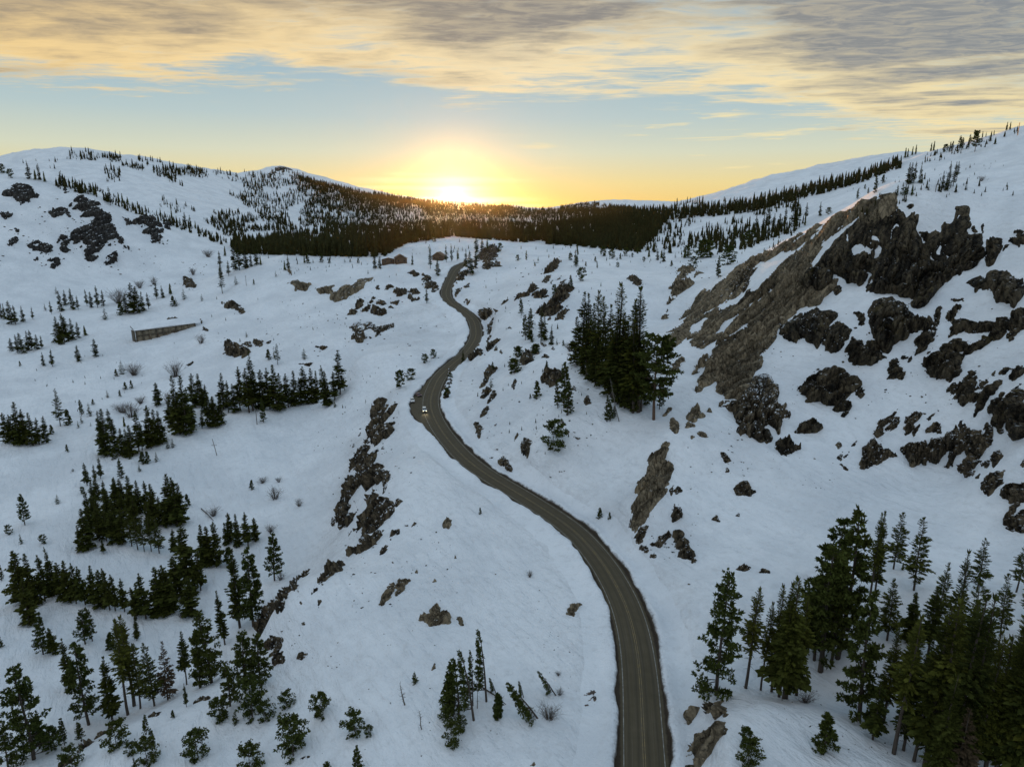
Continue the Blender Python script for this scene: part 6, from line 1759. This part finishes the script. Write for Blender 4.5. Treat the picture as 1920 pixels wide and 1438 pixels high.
def vehicle(name, label, cat, loc, heading, paint, kind, lights_on=False, tail_on=False):
    """front of the vehicle looks along +Y locally"""
    global M_GLASS
    if M_GLASS is None:
        M_GLASS, T, b = new_mat('window_glass')
        b.inputs['Base Color'].default_value = (0.02, 0.025, 0.03, 1); b.inputs['Roughness'].default_value = 0.08
    root = empty(name, loc, heading)
    W = 1.92
    if kind == 'suv':
        body = [(-2.35, 0.45), (-2.40, 0.95), (-2.30, 1.05), (0.95, 1.06), (2.05, 0.98), (2.35, 0.78), (2.38, 0.42), (2.1, 0.32), (-2.1, 0.32)]
        cab = [(-2.26, 1.06), (-2.02, 1.70), (-1.7, 1.79), (0.0, 1.79), (0.28, 1.72), (1.05, 1.06)]
    elif kind == 'pickup':
        body = [(-2.75, 0.55), (-2.75, 1.12), (-0.75, 1.14), (1.2, 1.16), (2.35, 1.08), (2.6, 0.85), (2.62, 0.5), (2.3, 0.38), (-2.4, 0.38)]
        cab = [(-0.95, 1.14), (-0.85, 1.80), (-0.6, 1.90), (0.55, 1.90), (0.75, 1.82), (1.35, 1.15)]
    else:
        body = [(-2.2, 0.4), (-2.25, 0.85), (-2.1, 0.98), (1.0, 0.96), (1.9, 0.86), (2.15, 0.68), (2.18, 0.36), (1.9, 0.28), (-1.95, 0.28)]
        cab = [(-1.95, 0.97), (-1.35, 1.42), (-1.1, 1.47), (0.1, 1.47), (0.35, 1.42), (1.1, 0.95)]
    V, q, t = prism_y(body, W)
    # rounded shoulders
    V[:, 0] *= np.where(V[:, 2] > 0.95, 0.93, 1.0)
    V[:, 0] *= np.where(np.abs(V[:, 1]) > 2.2, 0.90, 1.0)
    part('body', [(V, q, t)], paint, root)
    cw = [W * 0.90 if z < 1.2 else W * 0.72 for (_, z) in cab]
    V, q, t = prism_y(cab, cw)
    part('roof', [(V, q, t)], paint, root)
    # glass set just proud of the cab
    top = max(z for _, z in cab); lo = cab[0][1]
    fy0, fz0 = cab[-1]; fy1, fz1 = cab[-2]
    def lerp(a, b, k): return a + (b - a) * k
    def quad(pts, out):
        P = np.array(pts, float) + np.array(out) * 0.012
        return (P, np.array([[0, 1, 2, 3]]))
    y0, z0 = lerp(fy0, fy1, 0.10), lerp(fz0, fz1, 0.10); y1, z1 = lerp(fy0, fy1, 0.90), lerp(fz0, fz1, 0.90)
    wl, wh = W * 0.86 / 2, W * 0.70 / 2
    part('windscreen', [quad([(-wl, y0, z0), (wl, y0, z0), (wh, y1, z1), (-wh, y1, z1)], (0, .7, .7))], M_GLASS, root)
    by0, bz0 = cab[0]; by1, bz1 = cab[1]
    y0, z0 = lerp(by0, by1, 0.2), lerp(bz0, bz1, 0.2); y1, z1 = lerp(by0, by1, 0.9), lerp(bz0, bz1, 0.9)
    part('rear_window', [quad([(wl, y0, z0), (-wl, y0, z0), (-wh, y1, z1), (wh, y1, z1)], (0, -.8, .3))], M_GLASS, root)
    for s in (-1, 1):
        a, b_ = lo + 0.08, top - 0.16
        k0 = lerp(W * .9, W * .72, 0.12) / 2; k1 = lerp(W * .9, W * .72, 0.85) / 2
        P = [(s * k0, cab[0][0] + 0.22, a), (s * k0, fy0 - 0.22, a), (s * k1, fy1 - 0.08, b_), (s * k1, by1 + 0.12, b_)]
        if s < 0: P = P[::-1]
        part('side_window', [quad(P, (s, 0, .3))], M_GLASS, root)
    rb = flat_mat('tyre_rubber', (0.02, 0.02, 0.02), 0.9, 0.2) if 'tyre_rubber' not in bpy.data.materials else bpy.data.materials['tyre_rubber']
    al = flat_mat('wheel_alloy', (0.35, 0.35, 0.35), 0.4, 0.15) if 'wheel_alloy' not in bpy.data.materials else bpy.data.materials['wheel_alloy']
    for s in (-1, 1):
        for yy in ((1.45, -1.42) if kind != 'pickup' else (1.7, -1.65)):
            w = part('wheel', [disc_x(s * (W / 2 - 0.10), yy, 0.36, 0.36, 0.24)], rb, root)
            part('rim', [disc_x(s * (W / 2 + 0.022), yy, 0.36, 0.21, 0.02)], al, w)
    fr_y = body[5][0] + 0.02; rr_y = body[0][0] - 0.02
    lamp = glow_mat('headlamp_lit', (1.0, 0.86, 0.55), 4.0) if lights_on else flat_mat('headlamp_glass', (0.4, 0.42, 0.44), 0.2, 0.1)
    tl = glow_mat('tail_lamp_lit', (1.0, 0.06, 0.03), 6.0) if tail_on else flat_mat('tail_lamp_glass', (0.25, 0.01, 0.01), 0.3, 0.1)
    for s in (-1, 1):
        part('headlight', [bm_box(s * 0.68, fr_y, body[5][1] - 0.02, 0.34, 0.07, 0.17)], lamp, root)
        part('tail_light', [bm_box(s * 0.74, rr_y, 0.88, 0.2, 0.06, 0.26)], tl, root)
    dk = bpy.data.materials.get('dark_trim') or flat_mat('dark_trim', (0.03, 0.03, 0.03), 0.5, 0.2)
    part('grille', [bm_box(0, fr_y, body[5][1] - 0.06, 0.9, 0.06, 0.2)], dk, root)
    part('bumper', [bm_box(0, fr_y + 0.02, 0.48, W * 0.88, 0.12, 0.18)], dk, root)
    for s in (-1, 1):
        part('mirror', [bm_box(s * (W / 2 + 0.08), fy0 - 0.35, lo + 0.12, 0.2, 0.12, 0.16)], paint, root)
    if kind == 'pickup':
        part('cargo_bed', [bm_box(0, -1.82, 1.16, W * 0.8, 1.7, 0.02)], dk, root)
    tag(root, label, cat)
    if lights_on:
        for s in (-1, 1):
            ld = bpy.data.lights.new('headlamp_beam', 'SPOT')
            ld.energy = 260; ld.color = (1.0, 0.80, 0.45); ld.spot_size = radians(50); ld.spot_blend = 0.8; ld.shadow_soft_size = 0.1
            lo_ = bpy.data.objects.new('headlamp_beam', ld)
            lo_.location = (s * 0.68, fr_y + 0.1, 0.72); lo_.rotation_euler = (radians(78), 0, 0)
            COL.objects.link(lo_); lo_.parent = root
    return root


def road_at(u, v, off=None):
    """nearest station of the road to a photo point; returns point on the road and heading"""
    k = int(np.argmin((_ru - u) ** 2 + (_rv - v) ** 2))
    du = None
    c = road_c[k]
    if off is None:
        # sideways offset that lands on column u
        best = min(np.linspace(-11, 8, 77), key=lambda o: abs(project(np.array([c[0] + road_n[k, 0] * o, c[1] + road_n[k, 1] * o, c[2]]))[0] - u))
        off = best
    p = np.array([c[0] + road_n[k, 0] * off, c[1] + road_n[k, 1] * off, c[2] + 0.06 - abs(off) * 0.0167])
    return p, road_t[k], k


def pole(u, vb, h, label, arm=0.0, lean=0.0, mat=None, cat='pole', name='utility_pole', group=None, thick=0.16):
    p = ground_low(u, vb)
    if p is None:
        return
    zc = p[1] * CP - p[2] * SP; yc = p[1] * SP + p[2] * CP
    k = -((vb - h) - CV) / F
    H = (k * zc - yc) / (CP + k * SP)
    root = empty(name, p)
    mat = mat or M_BARK
    V, f = tube([(0, 0, -0.6), (lean * 0.5 * H, 0, H * 0.5), (lean * H, 0, H)], [thick * 1.15, thick, thick * 0.8], 8)
    part('shaft', [(V, f)], mat, root)
    if arm:
        V, f = bm_box(lean * 0.62 * H if lean else 0, 0, H * (0.62 if lean else 0.92), arm, 0.14, 0.16)
        part('cross_arm', [(V, f)], mat, root)
        for s in (-0.4, 0.4):
            V, f = tube([(s * arm + (lean * .62 * H if lean else 0), 0, H * (0.62 if lean else .92) + 0.08), (s * arm + (lean * .62 * H if lean else 0), 0, H * (0.62 if lean else .92) + 0.35)], [0.05, 0.04], 6)
            part('insulator', [(V, f)], mat, root)
    tag(root, label, cat, group)
    return root


def build_made():
    white = car_paint('white_car_paint', (0.78, 0.78, 0.76)); dark = car_paint('dark_car_paint', (0.03, 0.03, 0.035)); red = car_paint('maroon_car_paint', (0.10, 0.018, 0.016))
    p, t, k = road_at(796, 775)
    vehicle('parked_car' if False else 'suv', 'white car with lit headlights driving down the road past the lay-by', 'car', p, atan2(t[1], t[0]) + pi / 2, white, 'suv', lights_on=True)
    p, t, k = road_at(773, 750)
    vehicle('pickup_truck', 'white pickup parked at the outer edge of the lay-by', 'pickup truck', p, atan2(t[1], t[0]) + pi / 2 + 0.15, white, 'pickup')
    p, t, k = road_at(785, 737)
    vehicle('car', 'dark maroon car parked behind the white pickup', 'car', p, atan2(t[1], t[0]) + pi / 2 + 0.5, red, 'car')

    # --- concrete snowshed on the left hillside
    con = flat_mat('stained_concrete', (0.20, 0.165, 0.115), 0.9, 0.5, 0.35)
    cond = flat_mat('dark_concrete', (0.085, 0.07, 0.05), 0.9, 0.4, 0.6)
    rust = flat_mat('rust_stain', (0.10, 0.05, 0.025), 0.9, 0.4, 1.0)
    a = ground_low(257, 641); b_ = ground_low(366, 612)
    L = math.hypot(b_[0] - a[0], b_[1] - a[1]); yaw = atan2(b_[1] - a[1], b_[0] - a[0])
    R0 = math.hypot(a[0], a[1])
    _, t_top = px_az_t(257, 619); _, t_tr = px_az_t(366, 605)
    h0 = R0 * t_top - a[2]
    h1 = math.hypot(b_[0], b_[1]) * t_tr - a[2]
    root = empty('snowshed', a, yaw)
    n = 9
    xs = np.linspace(0, L, n + 1)
    topz = lambda x: h0 + (h1 - h0) * x / L
    for i in range(n):
        x0, x1 = xs[i] + 0.3, xs[i + 1] - 0.3
        for lv, (f0, f1) in enumerate(((-0.6, 0.44), (0.47, 0.93))):
            V = np.array([(x0, 0, h0 * f0 + (topz(x0) - h0)), (x1, 0, h0 * f0 + (topz(x1) - h0)), (x1, 0, h0 * f1 + (topz(x1) - h0)), (x0, 0, h0 * f1 + (topz(x0) - h0))])
            V = np.concatenate([V, V + (0, 0.6, 0)])
            f = np.array([(0, 1, 2, 3), (5, 4, 7, 6), (3, 2, 6, 7), (4, 5, 1, 0), (1, 5, 6, 2), (4, 0, 3, 7)])
            link('wall_panel', mesh_np('wall_panel', V, f, [con]), root)
    for x in xs:
        V, f = bm_box(x, -0.12, topz(x) - h0 * 0.8, 0.62, 0.9, h0 * 1.5)
        part('pillar', [(V, f)], con if int(x) % 2 else cond, root)
    part('ledge', [(np.array([(0, -.35, h0 * .44), (L, -.35, h0 * .44 + h1 - h0), (L, -.35, h0 * .47 + h1 - h0), (0, -.35, h0 * .47), (0, .3, h0 * .44), (L, .3, h0 * .44 + h1 - h0), (L, .3, h0 * .47 + h1 - h0), (0, .3, h0 * .47)]), np.array([(0, 1, 2, 3), (5, 4, 7, 6), (3, 2, 6, 7), (4, 5, 1, 0)]))], cond, root)
    for x in np.linspace(L * 0.2, L * 0.62, 4):
        z1 = topz(x) - h0 * 0.52
        part('brace', [tube([(x, -0.5, z1), (x + 1.6, -2.2, z1 - h0 * 0.55)], [0.22, 0.22], 5)], rust, root)
    part('roof_slab', [(np.array([(-1.2, -0.9, h0 * .93), (L, -0.9, h0 * .93 + h1 - h0), (L, -0.9, h1), (-1.2, -0.9, h0), (-1.2, 9, h0 * .93 + 2.0), (L, 9, h0 * .93 + h1 - h0 + 1.0), (L, 9, h1 + 1.5), (-1.2, 9, h0 + 2.5)]), np.array([(0, 1, 2, 3), (5, 4, 7, 6), (3, 2, 6, 7), (4, 5, 1, 0), (1, 5, 6, 2), (4, 0, 3, 7)]))], cond, root)
    V, f = bm_box(-0.9, 4.0, h0 * 0.2, 0.5, 8.2, h0 * 1.45)
    part('end_wall', [(V, f)], cond, root)
    # snow lying on the shed roof
    gx = np.linspace(-1.4, L + 4, 40); gy = np.linspace(-1.15, 11, 12)
    GX, GY = np.meshgrid(gx, gy, indexing='ij')
    GZ = h0 + (h1 - h0) * GX / L + 0.25 + np.clip((GY + 1.15) * 0.9, 0, 0.5) + GY * 0.24 + 0.2 * vnoise(GX / 5, GY / 4, 5)
    GZ[:, 0] -= 0.3
    link('roof_snow', mesh_np('roof_snow', np.stack([GX, GY, GZ], -1).reshape(-1, 3), grid_faces(40, 12)[:, ::-1], [M_BANK], True, {'dirt': np.zeros(480)}), root)
    tag(root, 'long stained concrete snowshed half buried in the left hillside', 'snowshed')

    # --- lodge and cabin near the end of the road
    wood = flat_mat('brown_timber', (0.11, 0.062, 0.032), 0.85, 0.35, 1.2); roofm = flat_mat('brown_roofing', (0.16, 0.095, 0.055), 0.8, 0.3, 1.0); glass = flat_mat('dark_window', (0.02, 0.022, 0.025), 0.15, 0.1)
    def house(u, v, wpx, name, label, yaw, wings):
        p = ground_low(u, v)
        pxm = np.linalg.norm(p) / F
        root = empty(name, p, yaw)
        for (cx, cy, w, d, h, rh, snow) in wings:
            cx, cy, w, d = [q * wpx * pxm for q in (cx, cy, w, d)]
            part('wall', [bm_box(cx, cy, h / 2 - 1, w, d, h + 2)], wood, root)
            prof = [(-w / 2 - .7, h - .1), (0, h + rh), (w / 2 + .7, h - .1), (w / 2 + .7, h + .15), (0, h + rh + .32), (-w / 2 - .7, h + .15)]
            V = np.array([(cx + x, cy - d / 2 - .6, z) for x, z in prof] + [(cx + x, cy + d / 2 + .6, z) for x, z in prof])
            q = np.array([(0, 1, 7, 6), (1, 2, 8, 7), (3, 4, 10, 9), (4, 5, 11, 10), (2, 3, 9, 8), (5, 0, 6, 11), (0, 5, 4, 1), (1, 4, 3, 2), (6, 7, 10, 11), (7, 8, 9, 10)])
            rf = link('roof', mesh_np('roof', V, q, [M_BANK if snow else roofm], False, {'dirt': np.zeros(12)}), root)
            V = np.array([(cx - w / 2, cy - d / 2, h - .1), (cx + w / 2, cy - d / 2, h - .1), (cx, cy - d / 2, h + rh), (cx - w / 2, cy + d / 2, h - .1), (cx + w / 2, cy + d / 2, h - .1), (cx, cy + d / 2, h + rh)])
            link('gable', mesh_np('gable', V, np.array([(0, 1, 2), (4, 3, 5)]), [wood]), root)
            nw = max(2, int(w / 4))
            for i in range(nw):
                x = cx - w / 2 + (i + .5) * w / nw
                fr = part('window', [bm_box(x, cy - d / 2 - .03, h * .55, 1.5, .12, 1.5)], roofm, root)
                part('pane', [bm_box(x, cy - d / 2 - .10, h * .55, 1.25, .04, 1.25)], glass, fr)
        tag(root, label, 'house')
    house(744, 494, 60, 'lodge', 'brown timber lodge with low gabled roofs behind the snow hump', 0.25, [(0.12, 0, .34, .42, 5.0, 3.0, False), (-0.26, 0.02, .36, .3, 4.2, 1.4, True)])
    house(823, 487, 24, 'cabin', 'small brown gabled cabin by the end of the road', -0.2, [(0, 0, .8, .8, 3.6, 3.8, False)])

    # --- poles
    pole(714, 505, 25, 'utility pole beside the brown lodge', 1.8, cat='pole', group=None)
    pole(857, 489, 19, 'utility pole at the end of the road near the sun', 1.6)
    pole(462, 536, 19, 'thin utility pole on the crest left of the road', 1.5)
    pole(407, 854, 31, 'leaning old pole with one cross arm on the open white flat', 2.4, lean=-0.17, mat=M_DEAD)
    pole(482, 796, 26, 'bare pole below the right end of the long tree line', 0)
    pole(1754, 360, 14, 'thin pole on the upper right slope', 0, thick=0.12)
    orange = flat_mat('sunlit_tower_colour', (0.55, 0.22, 0.05), 0.5, 0.15, 2.0)  # the low sun's orange light on the tower is put into its base colour
    pole(1908, 254, 24, 'orange-lit lift tower on the upper right ridge', 2.2, mat=orange, cat='lift tower', name='lift_tower', thick=0.42)
    pole(748, 778, 8, 'thin snow stake on the bank below the lay-by', 0, cat='snow stake', name='snow_stake', thick=0.05)
    pole(831, 786, 7, 'white-topped marker post on the inner edge of the bend', 0, cat='marker post', name='marker_post', thick=0.09, mat=M_DEAD)

    # --- fallen trunk in the bent cluster, fallen snag on the flat
    def log(fr, a, b, r0, label):
        ox, oy, k = FR[fr]
        pa = ground_low(ox + a[0] / k, oy + a[1] / k); pb = ground_low(ox + b[0] / k, oy + b[1] / k)
        o = empty('fallen_trunk', pa)
        d = pb - pa
        P = [(0, 0, 0.15), tuple(d * 0.5 + (0, 0, 0.45)), tuple(d + (0, 0, 0.25))]
        part('trunk', [tube(P, [r0, r0 * .8, r0 * .4], 7)], M_BARK, o)
        st = []
        for q in range(9):
            s = 0.3 + 0.07 * q; c = np.array(d) * s + (0, 0, 0.4); e = c + rng.normal(0, 0.5, 3) + (0, 0, 0.5)
            st.append(tube([c, e], [0.05, 0.015], 4))
        part('branch_stubs', st, M_DEAD, o)
        tag(o, label, 'fallen trunk')
    log('zk', (560, 720), (840, 930), 0.17, 'fallen trunk lying between the bent pines near the road')
    log('D', (1130, 1060), (1200, 1130), 0.22, 'fallen dead trunk beside the square grove on the flat')

    # ploughed lumps in the lay-by
    lump = flat_mat('gritty_snow_lump', (0.34, 0.29, 0.25), 0.9, 0.3, 2.0)


def build_haze():
    V, f = bm_box(0, 0, 0, 32000, 32000, 1)
    V[:, 2] = np.where(V[:, 2] < 0, -420.0, 250.0)
    m_ = bpy.data.materials.new('valley_haze'); m_.use_nodes = True
    T = NT(m_.node_tree); T.n.clear()
    out = T.add('ShaderNodeOutputMaterial'); v = T.add('ShaderNodeVolumePrincipled')
    v.inputs['Color'].default_value = (0.95, 0.95, 0.95, 1)
    v.inputs['Density'].default_value = HAZE
    v.inputs['Anisotropy'].default_value = 0.955
    T.l.new(v.outputs[0], out.inputs['Volume'])
    return link('haze', mesh_np('haze', V, f, [m_]), kind='stuff')


HAZE = 2.4e-6
build_land()
build_road()
import time
t0 = time.time()
build_rocks()
print('rocks', ROCK_COUNT, time.time() - t0); t0 = time.time()
build_trees()
print('trees', TREE_STAT, time.time() - t0); t0 = time.time()
print('forest', build_forest(), time.time() - t0)
build_stones()
build_made()
build_haze()
